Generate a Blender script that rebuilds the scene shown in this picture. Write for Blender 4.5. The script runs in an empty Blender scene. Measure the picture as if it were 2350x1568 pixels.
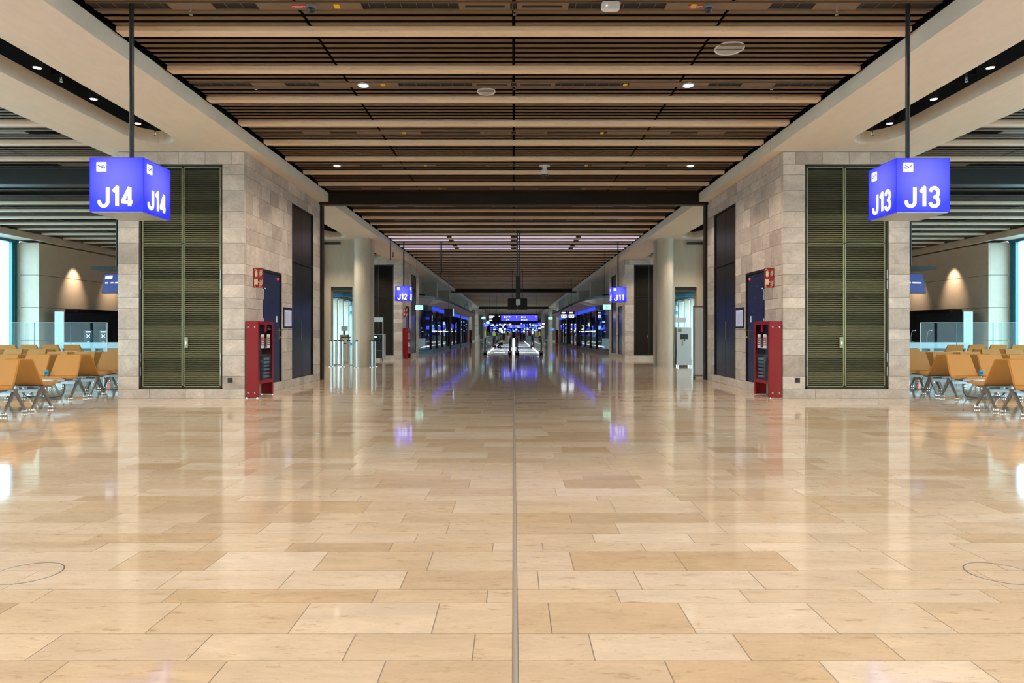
import bpy, bmesh, math, random
from mathutils import Vector, Matrix
R = random.Random(7)
PI = math.pi
sc = bpy.context.scene
COL = sc.collection
CH = 1.25                      # camera height

# ------------------------------------------------------------------ camera
cam_d = bpy.data.cameras.new('camera')
cam_d.sensor_width = 36.0
cam_d.lens = 1567.0 / 2350.0 * 36.0
cam_d.shift_x = -4.0 / 2350.0
cam_d.shift_y = -20.0 / 2350.0
cam_d.clip_end = 600
cam_d.clip_start = 0.05
cam = bpy.data.objects.new('camera', cam_d)
cam.location = (0, 0, CH)
cam.rotation_euler = (PI / 2, 0, 0)
COL.objects.link(cam)
sc.camera = cam
sc.view_settings.view_transform = 'Standard'
sc.view_settings.look = 'None'
sc.view_settings.gamma = 1.0
sc.view_settings.exposure = 0.42
sc.view_settings.use_curve_mapping = False
sc.cycles.use_denoising = True
sc.cycles.max_bounces = 7
sc.cycles.adaptive_threshold = 0.02
sc.cycles.diffuse_bounces = 3
sc.cycles.glossy_bounces = 3
sc.cycles.transmission_bounces = 6
sc.cycles.transparent_max_bounces = 16
sc.cycles.sample_clamp_indirect = 6
sc.cycles.caustics_reflective = False
sc.cycles.caustics_refractive = False

# ------------------------------------------------------------------ world
w = bpy.data.worlds.new('overcast_sky')
sc.world = w
w.use_nodes = True
nt = w.node_tree
bg = nt.nodes['Background']
tc = nt.nodes.new('ShaderNodeTexCoord')
sx = nt.nodes.new('ShaderNodeSeparateXYZ')
rp = nt.nodes.new('ShaderNodeValToRGB')
nt.links.new(tc.outputs['Generated'], sx.inputs[0])
nt.links.new(sx.outputs['Z'], rp.inputs[0])
rp.color_ramp.elements[0].position = 0.0
rp.color_ramp.elements[0].color = (0.74, 0.93, 1.0, 1)
rp.color_ramp.elements[1].position = 0.6
rp.color_ramp.elements[1].color = (0.5, 0.78, 1.0, 1)
nt.links.new(rp.outputs[0], bg.inputs[0])
bg.inputs[1].default_value = 8.0

# ------------------------------------------------------------------ lamps of the place, and some added fill lamps
WARM = (1.0, 0.87, 0.72)
def spot(x, y, z, watts, cone=150, col=WARM, size=0.12, rx=0.0, ry=0.0, blend=0.6):
    l = bpy.data.lights.new('downlight_or_fill', 'SPOT')
    l.energy = watts; l.color = col; l.spot_size = math.radians(cone); l.spot_blend = blend
    l.shadow_soft_size = size
    o = bpy.data.objects.new('downlight_or_fill', l)
    o.location = (x, y, z); o.rotation_euler = (rx, ry, 0)
    COL.objects.link(o)
    return o
P1, STEP = 18.12, 1.2225
PORTALS = [P1, P1 + 32 * STEP, P1 + 64 * STEP, P1 + 96 * STEP]
W_C, W_S, W_L = 150, 120, 130
for k in range(-7, 2):                         # centre channels, near bay
    y = 7.72 + k * 2 * STEP
    for s in (-1, 1):
        spot(s * (2.24 if k % 2 else 3.4), y, 4.86, W_C * (1.0 if k < 0 else .4), size=.3)
for y in (12.0, 13.23, 15.07, 17.2, 20.0, 23.0, 30.0, 32.5, 35.0, 37.5):
    for s in (-1, 1):                          # wall washers along the soffit edge
        spot(s * 3.75, y, 4.86, W_C * (.95 if y < 18 else .7), cone=115, size=.3, ry=-s * math.radians(10), blend=.8)
for y in (41, 48, 55, 62, 70, 78, 86, 94, 102, 112, 122, 132, 146, 164):  # farthest pairs are added fill for the dark end of the hall
    for s in (-1, 1):
        spot(s * 3.9, y, 4.86, W_C * 1.1, cone=130, size=.35)
for s in (-1, 1):                              # lamps in the soffit slots
    for y in (-9, -6, -3, 0.6, 3.05, 5.5, 7.95, 10.4, 11.62):
        spot(s * 6.4, y, 4.72, W_S, cone=155 if y < 9 else 118)
    for y in (21.5, 23.9, 29.0, 31.0):
        spot(s * 6.4, y, 4.7, W_S * 1.3, cone=118)
    for y in (-6, 0, 6, 12, 18, 24, 32, 42, 54, 66, 78):
        spot(s * 12.7, y, 4.8, W_L * 1.6, cone=150 if y < 10 else 120)
    for y in (27.6, 30.1, 33.0):               # wall washers over the gate cabinets
        spot(s * 17.25, y, 4.25, 200, cone=66, size=0.04, ry=-s * math.radians(22), blend=1.0, col=(1, .78, .55))

for y in (43, 49, 55, 63, 72):                     # fill lamps added over the walkways to whiten the belts
    for s in (-1, 1): spot(s * .9, y, 4.8, 520, cone=50, size=.1, col=(.9, .95, 1.0))

# ------------------------------------------------------------------ materials
def newmat(name):
    m = bpy.data.materials.new(name); m.use_nodes = True
    return m, m.node_tree, m.node_tree.nodes['Principled BSDF']
def plain(name, col, rough=0.5, metal=0.0, spec=0.5, coat=0.0):
    m, t, b = newmat(name)
    b.inputs['Base Color'].default_value = (*col, 1)
    b.inputs['Roughness'].default_value = rough
    b.inputs['Metallic'].default_value = metal
    b.inputs['Specular IOR Level'].default_value = spec
    b.inputs['Coat Weight'].default_value = coat
    n = t.nodes.new('ShaderNodeTexNoise'); n.inputs['Scale'].default_value = 6
    g = t.nodes.new('ShaderNodeNewGeometry'); t.links.new(g.outputs['Position'], n.inputs['Vector'])
    mr = t.nodes.new('ShaderNodeMapRange')
    mr.inputs[3].default_value = max(0, rough - 0.04); mr.inputs[4].default_value = min(1, rough + 0.04)
    t.links.new(n.outputs[0], mr.inputs[0]); t.links.new(mr.outputs[0], b.inputs['Roughness'])
    return m
def emis(name, col, strength):
    m, t, b = newmat(name)
    b.inputs['Base Color'].default_value = (0.02, 0.02, 0.02, 1)
    b.inputs['Emission Color'].default_value = (*col, 1)
    b.inputs['Emission Strength'].default_value = strength
    return m
def rnd_node(t):
    oi = t.nodes.new('ShaderNodeObjectInfo'); g = t.nodes.new('ShaderNodeNewGeometry')
    a = t.nodes.new('ShaderNodeMath'); a.operation = 'ADD'
    t.links.new(oi.outputs['Random'], a.inputs[0]); t.links.new(g.outputs['Random Per Island'], a.inputs[1])
    f = t.nodes.new('ShaderNodeMath'); f.operation = 'FRACT'; t.links.new(a.outputs[0], f.inputs[0])
    return f, g
def stone_mat(name, cols, rough, veins, bump, scale=(1, 1, 1), rrough=0.0, warm=None, pores=0.0, spec=0.5, pits=0.0, lo=.58):
    m, t, b = newmat(name)
    L = t.links.new
    f, g = rnd_node(t)
    ramp = t.nodes.new('ShaderNodeValToRGB'); cr = ramp.color_ramp
    cr.elements[0].position = 0; cr.elements[0].color = (*cols[0], 1)
    cr.elements[1].position = 1; cr.elements[1].color = (*cols[-1], 1)
    for i, c in enumerate(cols[1:-1]):
        e = cr.elements.new((i + 1) / (len(cols) - 1)); e.color = (*c, 1)
    L(f.outputs[0], ramp.inputs[0])
    off = t.nodes.new('ShaderNodeVectorMath'); off.operation = 'SCALE'; off.inputs[0].default_value = (13, 29, 7)
    L(f.outputs[0], off.inputs['Scale'])
    add = t.nodes.new('ShaderNodeVectorMath'); add.operation = 'ADD'
    L(g.outputs['Position'], add.inputs[0]); L(off.outputs[0], add.inputs[1])
    mp = t.nodes.new('ShaderNodeMapping'); mp.inputs['Scale'].default_value = scale
    L(add.outputs[0], mp.inputs[0])
    n1 = t.nodes.new('ShaderNodeTexNoise'); n1.inputs['Scale'].default_value = 2.6; n1.inputs['Detail'].default_value = 6; n1.inputs['Roughness'].default_value = 0.65
    n1.inputs['Distortion'].default_value = 0.8
    L(mp.outputs[0], n1.inputs['Vector'])
    n2 = t.nodes.new('ShaderNodeTexNoise'); n2.inputs['Scale'].default_value = 24; n2.inputs['Detail'].default_value = 5; n2.inputs['Roughness'].default_value = 0.7
    L(mp.outputs[0], n2.inputs['Vector'])
    mr = t.nodes.new('ShaderNodeMapRange'); mr.inputs[1].default_value = 0.3; mr.inputs[2].default_value = 0.7
    mr.inputs[3].default_value = 1 - veins; mr.inputs[4].default_value = 1 + veins * 0.6
    L(n1.outputs[0], mr.inputs[0])
    mr2 = t.nodes.new('ShaderNodeMapRange'); mr2.inputs[1].default_value = 0.3; mr2.inputs[2].default_value = 0.7
    mr2.inputs[3].default_value = 1 - veins * 0.45; mr2.inputs[4].default_value = 1 + veins * 0.35
    L(n2.outputs[0], mr2.inputs[0])
    mu = t.nodes.new('ShaderNodeMath'); mu.operation = 'MULTIPLY'; L(mr.outputs[0], mu.inputs[0]); L(mr2.outputs[0], mu.inputs[1])
    vm = t.nodes.new('ShaderNodeVectorMath'); vm.operation = 'SCALE'
    L(ramp.outputs[0], vm.inputs[0]); L(mu.outputs[0], vm.inputs['Scale'])
    out = vm.outputs[0]
    # sparse ochre stains and pits
    n3 = t.nodes.new('ShaderNodeTexNoise'); n3.inputs['Scale'].default_value = 9; n3.inputs['Detail'].default_value = 8; n3.inputs['Roughness'].default_value = 0.75
    L(mp.outputs[0], n3.inputs['Vector'])
    r3 = t.nodes.new('ShaderNodeMapRange'); r3.inputs[1].default_value = lo; r3.inputs[2].default_value = lo + .1
    r3.inputs[3].default_value = 0; r3.inputs[4].default_value = pores
    L(n3.outputs[0], r3.inputs[0])
    mx = t.nodes.new('ShaderNodeMix'); mx.data_type = 'RGBA'
    L(r3.outputs[0], mx.inputs['Factor']); L(out, mx.inputs[6]); mx.inputs[7].default_value = (*(warm or (0.3, 0.2, 0.1)), 1)
    res = mx.outputs[2]
    if pits:
        n4 = t.nodes.new('ShaderNodeTexNoise'); n4.inputs['Scale'].default_value = 55; n4.inputs['Detail'].default_value = 3; n4.inputs['Roughness'].default_value = 0.6
        L(mp.outputs[0], n4.inputs['Vector'])
        r4 = t.nodes.new('ShaderNodeMapRange'); r4.inputs[1].default_value = 0.63; r4.inputs[2].default_value = 0.70
        r4.inputs[3].default_value = 0; r4.inputs[4].default_value = pits
        L(n4.outputs[0], r4.inputs[0])
        m4 = t.nodes.new('ShaderNodeMix'); m4.data_type = 'RGBA'
        L(r4.outputs[0], m4.inputs['Factor']); L(res, m4.inputs[6]); m4.inputs[7].default_value = (0.16, 0.12, 0.09, 1)
        res = m4.outputs[2]
    L(res, b.inputs['Base Color'])
    rr = t.nodes.new('ShaderNodeMapRange'); rr.inputs[3].default_value = rough - rrough; rr.inputs[4].default_value = rough + rrough
    L(n1.outputs[0], rr.inputs[0]); L(rr.outputs[0], b.inputs['Roughness'])
    b.inputs['Specular IOR Level'].default_value = spec
    bp = t.nodes.new('ShaderNodeBump'); bp.inputs['Strength'].default_value = bump; bp.inputs['Distance'].default_value = 0.002
    L(n2.outputs[0], bp.inputs['Height']); L(bp.outputs[0], b.inputs['Normal'])
    return m
M = {}
M['tile'] = stone_mat('polished_limestone', [(0.67, 0.51, 0.365), (0.77, 0.63, 0.49), (0.62, 0.445, 0.285), (0.80, 0.665, 0.53), (0.71, 0.56, 0.42), (0.74, 0.58, 0.425), (0.59, 0.435, 0.30), (0.77, 0.62, 0.48)],
                      0.065, 0.13, 0.012, (0.7, 2.4, 1), 0.02, (0.44, 0.27, 0.13), 0.7, 0.55, pits=.3, lo=.57)
M['stone'] = stone_mat('honed_wall_limestone', [(0.52, 0.41, 0.34), (0.68, 0.56, 0.475), (0.575, 0.465, 0.385), (0.42, 0.33, 0.27), (0.64, 0.53, 0.45), (0.55, 0.445, 0.37), (0.60, 0.505, 0.435)],
                       0.5, 0.27, 0.4, (1, 1, 1.4), 0.05, (0.34, 0.27, 0.21), 0.55, pits=.6)
M['concrete'] = stone_mat('smooth_concrete', [(0.62, 0.50, 0.385), (0.64, 0.52, 0.40), (0.61, 0.49, 0.375)], 0.6, 0.07, 0.15, (1, 1, 1), 0.05, (0.48, 0.38, 0.28), 0.12)
M['concrete_grey'] = stone_mat('grey_concrete', [(0.48, 0.38, 0.275), (0.50, 0.40, 0.29), (0.47, 0.37, 0.265)], 0.5, 0.10, 0.15, (1.5, 1.5, 0.35), 0.05, (0.28, 0.23, 0.17), 0.2)
M['soffit'] = stone_mat('soffit_concrete', [(0.76, 0.655, 0.53), (0.78, 0.675, 0.55), (0.75, 0.645, 0.52)], 0.65, 0.05, 0.12, (2.5, 0.7, 1), 0.04, (0.45, 0.37, 0.28), 0.12)
M['jointmetal'] = plain('worn_joint_metal', (0.36, 0.33, 0.30), 0.5)
M['joint'] = plain('joint_mortar', (0.17, 0.13, 0.10), 0.9)
M['grout'] = plain('grey_floor_grout', (0.34, 0.29, 0.26), 0.9)
M['slat'] = plain('bronze_slat', (0.17, 0.100, 0.048), 0.45, 0.2)
M['beam'] = stone_mat('pale_timber_beam', [(0.80, 0.60, 0.42), (0.83, 0.64, 0.46), (0.78, 0.58, 0.40)], 0.5, 0.10, 0.1, (0.5, 3, 3), 0.04, (0.22, 0.13, 0.07), 0.5)
M['black'] = plain('black_void', (0.006, 0.005, 0.005), 0.8)
M['darkmetal'] = plain('dark_brown_metal', (0.02, 0.014, 0.010), 0.45, 0.4)
M['channel'] = plain('bronze_plate', (0.20, 0.135, 0.085), 0.5, 0.3)
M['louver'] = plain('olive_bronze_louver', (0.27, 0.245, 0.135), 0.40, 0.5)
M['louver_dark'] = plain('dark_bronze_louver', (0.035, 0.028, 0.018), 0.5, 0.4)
M['door'] = plain('anthracite_reflection_tint', (0.024, 0.032, 0.085), 0.26, 0.3)  # dark grey door; blue reflection is mixed into the base colour
M['panel'] = plain('black_glossy_panel', (0.022, 0.022, 0.026), 0.22, 0.3)
M['steel'] = plain('brushed_steel', (0.62, 0.62, 0.62), 0.25, 1.0)
M['alu'] = plain('satin_aluminium', (0.55, 0.57, 0.58), 0.35, 0.9)
M['legmetal'] = plain('grey_cast_aluminium', (0.30, 0.29, 0.29), 0.32, 0.8)
M['chrome'] = plain('chrome', (0.85, 0.85, 0.86), 0.06, 1.0)
M['brass'] = plain('brass_handle', (0.6, 0.46, 0.25), 0.25, 1.0)
M['red'] = plain('red_lacquer', (0.25, 0.003, 0.006), 0.25, 0.0, 0.4)
M['signred'] = plain('fire_sign_red', (0.34, 0.012, 0.012), 0.5)
M['cream'] = plain('cream_print', (0.80, 0.74, 0.55), 0.5)
M['white'] = plain('white_plastic', (0.72, 0.70, 0.69), 0.4)
M['lightgrey'] = plain('light_grey_plastic', (0.45, 0.50, 0.52), 0.45)
M['black_plastic'] = plain('black_plastic', (0.012, 0.012, 0.014), 0.4)
M['leather'] = plain('tan_leather', (0.56, 0.245, 0.055), 0.42)
M['leather_edge'] = plain('tan_leather_piping', (0.64, 0.36, 0.13), 0.4)
M['yellow'] = plain('yellow_tag', (0.85, 0.5, 0.02), 0.5)
M['bright_red'] = plain('red_label', (0.75, 0.03, 0.02), 0.5)
M['teal'] = plain('teal_window_frame', (0.02, 0.16, 0.23), 0.35, 0.3)
M['navy'] = plain('navy_canopy_edge', (0.01, 0.03, 0.06), 0.3, 0.3)
M['canopy'] = plain('canopy_panel', (0.32, 0.27, 0.24), 0.3, 0.4)
M['belt'] = plain('walkway_belt', (0.75, 0.80, 0.80), 0.45)
M['wood'] = plain('pale_wood', (0.55, 0.40, 0.25), 0.5)
M['skin'] = plain('skin', (0.45, 0.26, 0.18), 0.5)
M['hivis'] = plain('hi_vis_yellow', (0.62, 0.85, 0.06), 0.6)
M['cloth_dark'] = plain('dark_cloth', (0.02, 0.022, 0.03), 0.8)
M['cloth_grey'] = plain('grey_cloth', (0.16, 0.16, 0.17), 0.8)
M['hair'] = plain('dark_hair', (0.02, 0.013, 0.01), 0.6)
M['cable'] = plain('black_cable', (0.015, 0.02, 0.03), 0.5)
M['orange'] = plain('orange_fabric', (0.75, 0.25, 0.03), 0.7)
M['ground'] = plain('apron_concrete', (0.42, 0.44, 0.45), 0.8)
M['skyblue'] = plain('sky_blue_metal', (0.03, 0.30, 0.48), 0.4)
M['drum'] = plain('drum_frame', (0.05, 0.30, 0.40), 0.4)
M['lamp'] = emis('lamp_disc', (1.0, 0.93, 0.82), 4)
M['strip'] = emis('linear_light', (0.62, 0.50, 0.66), 0.75)
M['screenblue'] = emis('blue_screen', (0.01, 0.02, 0.35), 0.45)
M['edgeblue'] = emis('deep_blue_edge', (0.0, 0.01, 0.85), 0.8)
M['blueband'] = emis('blue_glowing_band', (0.015, 0.05, 1.0), 1.0)
M['signblue'] = emis('blue_sign_face', (0.07, 0.075, 1.0), 1.1)
M['signwhite'] = emis('white_sign_print', (1, 1, 1), 1.25)
M['exit'] = emis('exit_sign_face', (0.40, 1.0, 0.82), 1.2)
M['exitgreen'] = emis('exit_sign_green', (0.05, 0.55, 0.35), 0.9)
M['ledblue'] = emis('blue_led_panel', (0.05, 0.12, 1.0), 1.9)
M['ledcyan'] = emis('cyan_led_panel', (0.25, 0.55, 1.0), 1.8)
M['divider'] = emis('glowing_divider', (0.85, 0.92, 1.0), 0.9)
M['ledwhite'] = emis('white_light_box', (0.85, 0.92, 1.0), 2.2)
M['redled'] = emis('red_led', (1.0, 0.03, 0.05), 2.5)
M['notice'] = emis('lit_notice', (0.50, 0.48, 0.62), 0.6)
def glass(name, col, rough=0.0, refl=0.12, gain=1.0):
    m = bpy.data.materials.new(name); m.use_nodes = True
    t = m.node_tree; t.nodes.clear()
    o = t.nodes.new('ShaderNodeOutputMaterial'); mx = t.nodes.new('ShaderNodeMixShader')
    tr = t.nodes.new('ShaderNodeBsdfTransparent'); tr.inputs[0].default_value = (*col, 1)
    gl = t.nodes.new('ShaderNodeBsdfGlossy'); gl.inputs['Roughness'].default_value = rough
    fr = t.nodes.new('ShaderNodeFresnel'); fr.inputs[0].default_value = 1.5
    ad = t.nodes.new('ShaderNodeMath'); ad.operation = 'ADD'; ad.inputs[1].default_value = refl; ad.use_clamp = True
    t.links.new(fr.outputs[0], ad.inputs[0])
    ge = t.nodes.new('ShaderNodeNewGeometry'); inv = t.nodes.new('ShaderNodeMath'); inv.operation = 'SUBTRACT'; inv.inputs[0].default_value = 1
    mu = t.nodes.new('ShaderNodeMath'); mu.operation = 'MULTIPLY'
    inv.inputs[0].default_value = 1; g2 = t.nodes.new('ShaderNodeMath'); g2.operation = 'MULTIPLY'; g2.inputs[1].default_value = gain
    t.links.new(ge.outputs['Backfacing'], inv.inputs[1]); t.links.new(inv.outputs[0], mu.inputs[0]); t.links.new(ad.outputs[0], mu.inputs[1])
    t.links.new(mu.outputs[0], g2.inputs[0]); t.links.new(g2.outputs[0], mx.inputs[0]); t.links.new(tr.outputs[0], mx.inputs[1]); t.links.new(gl.outputs[0], mx.inputs[2])
    t.links.new(mx.outputs[0], o.inputs[0])
    return m
M['glass'] = glass('clear_glass', (0.90, 0.97, 0.98), 0.0, 0.0, 0.5)
M['winglass'] = glass('window_glass', (0.85, 0.96, 0.97), 0.0, 0.02)
M['shopglass'] = glass('shop_glass', (0.78, 0.83, 0.88), 0.0, 0.10)
# lit sign face with a brighter lamp behind its middle
m, t, b = newmat('backlit_blue_cube'); L = t.links.new
tcn = t.nodes.new('ShaderNodeTexCoord')
mpn = t.nodes.new('ShaderNodeMapping'); mpn.inputs['Location'].default_value = (0, 0, -0.06)
L(tcn.outputs['Object'], mpn.inputs[0])
ln = t.nodes.new('ShaderNodeVectorMath'); ln.operation = 'LENGTH'; L(mpn.outputs[0], ln.inputs[0])
rpn = t.nodes.new('ShaderNodeMapRange'); rpn.inputs[1].default_value = 0.28; rpn.inputs[2].default_value = 0.46
rpn.inputs[3].default_value = 0; rpn.inputs[4].default_value = 1
L(ln.outputs['Value'], rpn.inputs[0])
mxn = t.nodes.new('ShaderNodeMix'); mxn.data_type = 'RGBA'
L(rpn.outputs[0], mxn.inputs['Factor'])
mxn.inputs[6].default_value = (0.15, 0.15, 1.0, 1); mxn.inputs[7].default_value = (0.018, 0.026, 1.0, 1)
L(mxn.outputs[2], b.inputs['Emission Color']); b.inputs['Emission Strength'].default_value = 1.0
b.inputs['Base Color'].default_value = (0.01, 0.01, 0.1, 1); b.inputs['Roughness'].default_value = 0.3
M['cube'] = m

# ------------------------------------------------------------------ condensed bold sign glyphs (unit height)
def arc(cx, cz, rx, rz, a0, a1, n=10):
    return [(cx + rx * math.cos(math.radians(a0 + (a1 - a0) * i / n)), cz + rz * math.sin(math.radians(a0 + (a1 - a0) * i / n))) for i in range(n + 1)]
GLYPH = {
    'J': (.58, [[(.49, .925), (.49, .28)] + arc(.29, .28, .20, .20, 0, -180) + [(.09, .30)]]),
    '1': (.36, [[(.07, .72), (.26, .92), (.26, .08)]]),
    '4': (.58, [[(.40, .92), (.08, .32), (.08, .27), (.52, .27)], [(.40, .92), (.40, .08)]]),
    '3': (.56, [arc(.27, .70, .19, .21, 170, -70) + arc(.27, .29, .20, .21, 80, -170)]),
    '2': (.56, [arc(.27, .69, .19, .22, 170, -25) + [(.08, .09), (.48, .09)]]),
    '0': (.56, [arc(.27, .5, .19, .41, 0, 360, 18)]),
    '9': (.56, [arc(.27, .68, .19, .23, 0, 360, 16), [(.46, .68), (.46, .35)] + arc(.27, .32, .19, .23, 0, -160)]),
}
def glyph_mesh(txt, W, H):
    mb = MB(); x = 0; parts = []
    for ch in txt:
        wd, st = GLYPH[ch]
        parts += [[(p[0] + x, p[1]) for p in q] for q in st]; x += wd + .10
    k = W / (x - .10)
    wd = .155 * H
    for q in parts:
        P = [(p[0] * k, p[1] * H) for p in q]
        for a, b2 in zip(P[:-1], P[1:]):
            dx, dz = b2[0] - a[0], b2[1] - a[1]; l = math.hypot(dx, dz) or 1
            nx, nz = -dz / l * wd / 2, dx / l * wd / 2
            mb.prism([(a[1] + nz, a[0] + nx), (a[1] - nz, a[0] - nx), (b2[1] - nz, b2[0] - nx), (b2[1] + nz, b2[0] + nx)], -.004, 0, 'y')
        closed = math.hypot(P[0][0] - P[-1][0], P[0][1] - P[-1][1]) < 1e-4
        for p in P[1:-1] + ([P[0]] if closed else []):
            mb.prism([(p[1] + wd / 2 * math.sin(2 * PI * t_ / 16), p[0] + wd / 2 * math.cos(2 * PI * t_ / 16)) for t_ in range(16)], -.004, 0, 'y')
    return mb.mesh('lettering', 'signwhite')

# ------------------------------------------------------------------ mesh helpers
TILT = math.radians(9)
class MB:
    def __init__(s): s.v = []; s.f = []
    def blade(s, x0, x1, yc, zc, w_=.06, th=.004):
        c, n_ = math.cos(TILT), math.sin(TILT)
        q = [(yc + a * c - b_ * n_, zc + a * n_ + b_ * c) for a, b_ in ((-w_, -th), (w_, -th), (w_, th), (-w_, th))]
        return s.prism(q, x0, x1, 'x')
    def poly(s, vs, fs):
        n = len(s.v); s.v += [tuple(p) for p in vs]; s.f += [tuple(i + n for i in q) for q in fs]; return s
    def box(s, x0, x1, y0, y1, z0, z1, jit=0.0):
        if x0 > x1: x0, x1 = x1, x0
        if y0 > y1: y0, y1 = y1, y0
        a, b_, c, d = (R.uniform(-jit, jit) for _ in range(4)) if jit else (0, 0, 0, 0)
        return s.poly([(x0, y0, z0), (x1, y0, z0), (x1, y1, z0), (x0, y1, z0), (x0, y0, z1 + a), (x1, y0, z1 + b_), (x1, y1, z1 + c), (x0, y1, z1 + d)],
                      [(3, 2, 1, 0), (4, 5, 6, 7), (0, 1, 5, 4), (1, 2, 6, 5), (2, 3, 7, 6), (3, 0, 4, 7)])
    def prism(s, pts, a, b_, axis='z'):
        n = len(pts)
        area = sum(pts[i][0] * pts[(i + 1) % n][1] - pts[(i + 1) % n][0] * pts[i][1] for i in range(n))
        if area < 0: pts = pts[::-1]
        if a > b_: a, b_ = b_, a
        def q(p, h):
            return (p[0], p[1], h) if axis == 'z' else ((h, p[0], p[1]) if axis == 'x' else (p[1], h, p[0]))
        vs = [q(p, a) for p in pts] + [q(p, b_) for p in pts]
        return s.poly(vs, [tuple(range(n))[::-1], tuple(range(n, 2 * n))] + [(i, (i + 1) % n, (i + 1) % n + n, i + n) for i in range(n)])
    def cyl(s, p0, p1, r0, r1=None, n=12):
        r1 = r0 if r1 is None else r1
        p0, p1 = Vector(p0), Vector(p1); d = (p1 - p0).normalized()
        u = d.orthogonal().normalized(); v = d.cross(u)
        vs = []
        for p, r in ((p0, r0), (p1, r1)):
            for i in range(n):
                a = 2 * PI * i / n; vs.append(p + (u * math.cos(a) + v * math.sin(a)) * r)
        return s.poly(vs, [tuple(range(n))[::-1], tuple(range(n, 2 * n))] + [(i, (i + 1) % n, (i + 1) % n + n, i + n) for i in range(n)])
    def tube(s, pts, r, n=8):
        pts = [Vector(p) for p in pts]; rs = r if isinstance(r, (list, tuple)) else [r] * len(pts)
        vs = []; fs = []; u = None
        for k, p in enumerate(pts):
            d = (pts[min(k + 1, len(pts) - 1)] - pts[max(k - 1, 0)]).normalized()
            u = d.orthogonal().normalized() if u is None else (u - d * u.dot(d)).normalized()
            v = d.cross(u)
            for i in range(n):
                a = 2 * PI * i / n; vs.append(p + (u * math.cos(a) + v * math.sin(a)) * rs[k])
        for k in range(len(pts) - 1):
            for i in range(n):
                j = (i + 1) % n; fs.append((k * n + i, k * n + j, (k + 1) * n + j, (k + 1) * n + i))
        fs += [tuple(range(n))[::-1], tuple(range((len(pts) - 1) * n, len(pts) * n))]
        return s.poly(vs, fs)
    def lathe(s, prof, c=(0, 0, 0), n=20):
        vs = []; fs = []
        for r, z in prof:
            for i in range(n):
                a = 2 * PI * i / n; vs.append((c[0] + r * math.cos(a), c[1] + r * math.sin(a), c[2] + z))
        for k in range(len(prof) - 1):
            for i in range(n):
                j = (i + 1) % n; fs.append((k * n + i, k * n + j, (k + 1) * n + j, (k + 1) * n + i))
        fs += [tuple(range(n))[::-1], tuple(range((len(prof) - 1) * n, len(prof) * n))]
        return s.poly(vs, fs)
    def ball(s, c, r, sz=1.0, n=12):
        return s.lathe([(max(1e-4, r * math.sin(a)), -r * sz * math.cos(a)) for a in [PI * i / 8 for i in range(9)]], c, n)
    def rbox(s, x0, x1, z0, z1, y0, y1, r, n=4):     # rounded in the x-z plane, extruded in y
        pts = []
        for cx, cz, a0 in ((x1 - r, z1 - r, 0), (x0 + r, z1 - r, 90), (x0 + r, z0 + r, 180), (x1 - r, z0 + r, 270)):
            for i in range(n + 1):
                a = math.radians(a0 + 90 * i / n); pts.append((cz + r * math.sin(a), cx + r * math.cos(a)))
        return s.prism(pts, y0, y1, 'y')
    def mesh(s, name, mat, smooth=False, bevel=0.0):
        me = bpy.data.meshes.new(name); me.from_pydata(s.v, [], s.f)
        if bevel or smooth:
            bm = bmesh.new(); bm.from_mesh(me)
            bmesh.ops.recalc_face_normals(bm, faces=bm.faces)
            if bevel:
                bmesh.ops.bevel(bm, geom=[e for e in bm.edges], offset=bevel, segments=2, affect='EDGES', clamp_overlap=True)
            bm.to_mesh(me); bm.free()
        if smooth:
            me.shade_smooth()
            me.set_sharp_from_angle(angle=math.radians(40))
        me.materials.append(M[mat] if isinstance(mat, str) else mat)
        return me
    def obj(s, name, mat, parent=None, smooth=False, bevel=0.0, **kw):
        return link(name, s.mesh(name, mat, smooth, bevel), parent, **kw)
def link(name, me, parent=None, loc=None, rot=None, scale=None, **props):
    o = bpy.data.objects.new(name, me)
    COL.objects.link(o)
    if parent is not None: o.parent = parent
    if loc is not None: o.location = loc
    if rot is not None: o.rotation_euler = rot
    if scale is not None: o.scale = scale
    for k, v in props.items(): o[k] = v
    return o
def thing(name, label, cat, loc=(0, 0, 0), rz=0.0, group=None):
    o = link(name, None, loc=loc, rot=(0, 0, rz), label=label, category=cat)
    if group: o['group'] = group
    return o
def struct(name, mb, mat, **kw):
    return mb.obj(name, mat, kind='structure', **kw)
def children_of(o): return list(o.children)
def dup(o, parent=None, **props):
    c = o.copy(); COL.objects.link(c)
    if parent is not None: c.parent = parent
    for k, v in props.items(): c[k] = v
    for ch in CHILD.get(o.name, []) or []: pass
    return c
def dup_tree(o, parent=None):
    c = o.copy(); COL.objects.link(c)
    if parent is not None: c.parent = parent
    for ch in list(o.children): dup_tree(ch, c)
    return c
UNIT = {}
def unitbox(mat, x, y, z, parent, name, tilt=0.0, **kw):
    """shared unit box, scaled; (x, y, z) are (min, max) pairs"""
    if mat not in UNIT: UNIT[mat] = MB().box(-.5, .5, -.5, .5, -.5, .5).mesh('block_' + mat, mat)
    return link(name, UNIT[mat], parent, ((x[0] + x[1]) / 2, (y[0] + y[1]) / 2, (z[0] + z[1]) / 2),
                (R.uniform(-tilt, tilt), R.uniform(-tilt, tilt), 0) if tilt else None, (abs(x[1] - x[0]), abs(y[1] - y[0]), abs(z[1] - z[0])), **kw)
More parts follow.
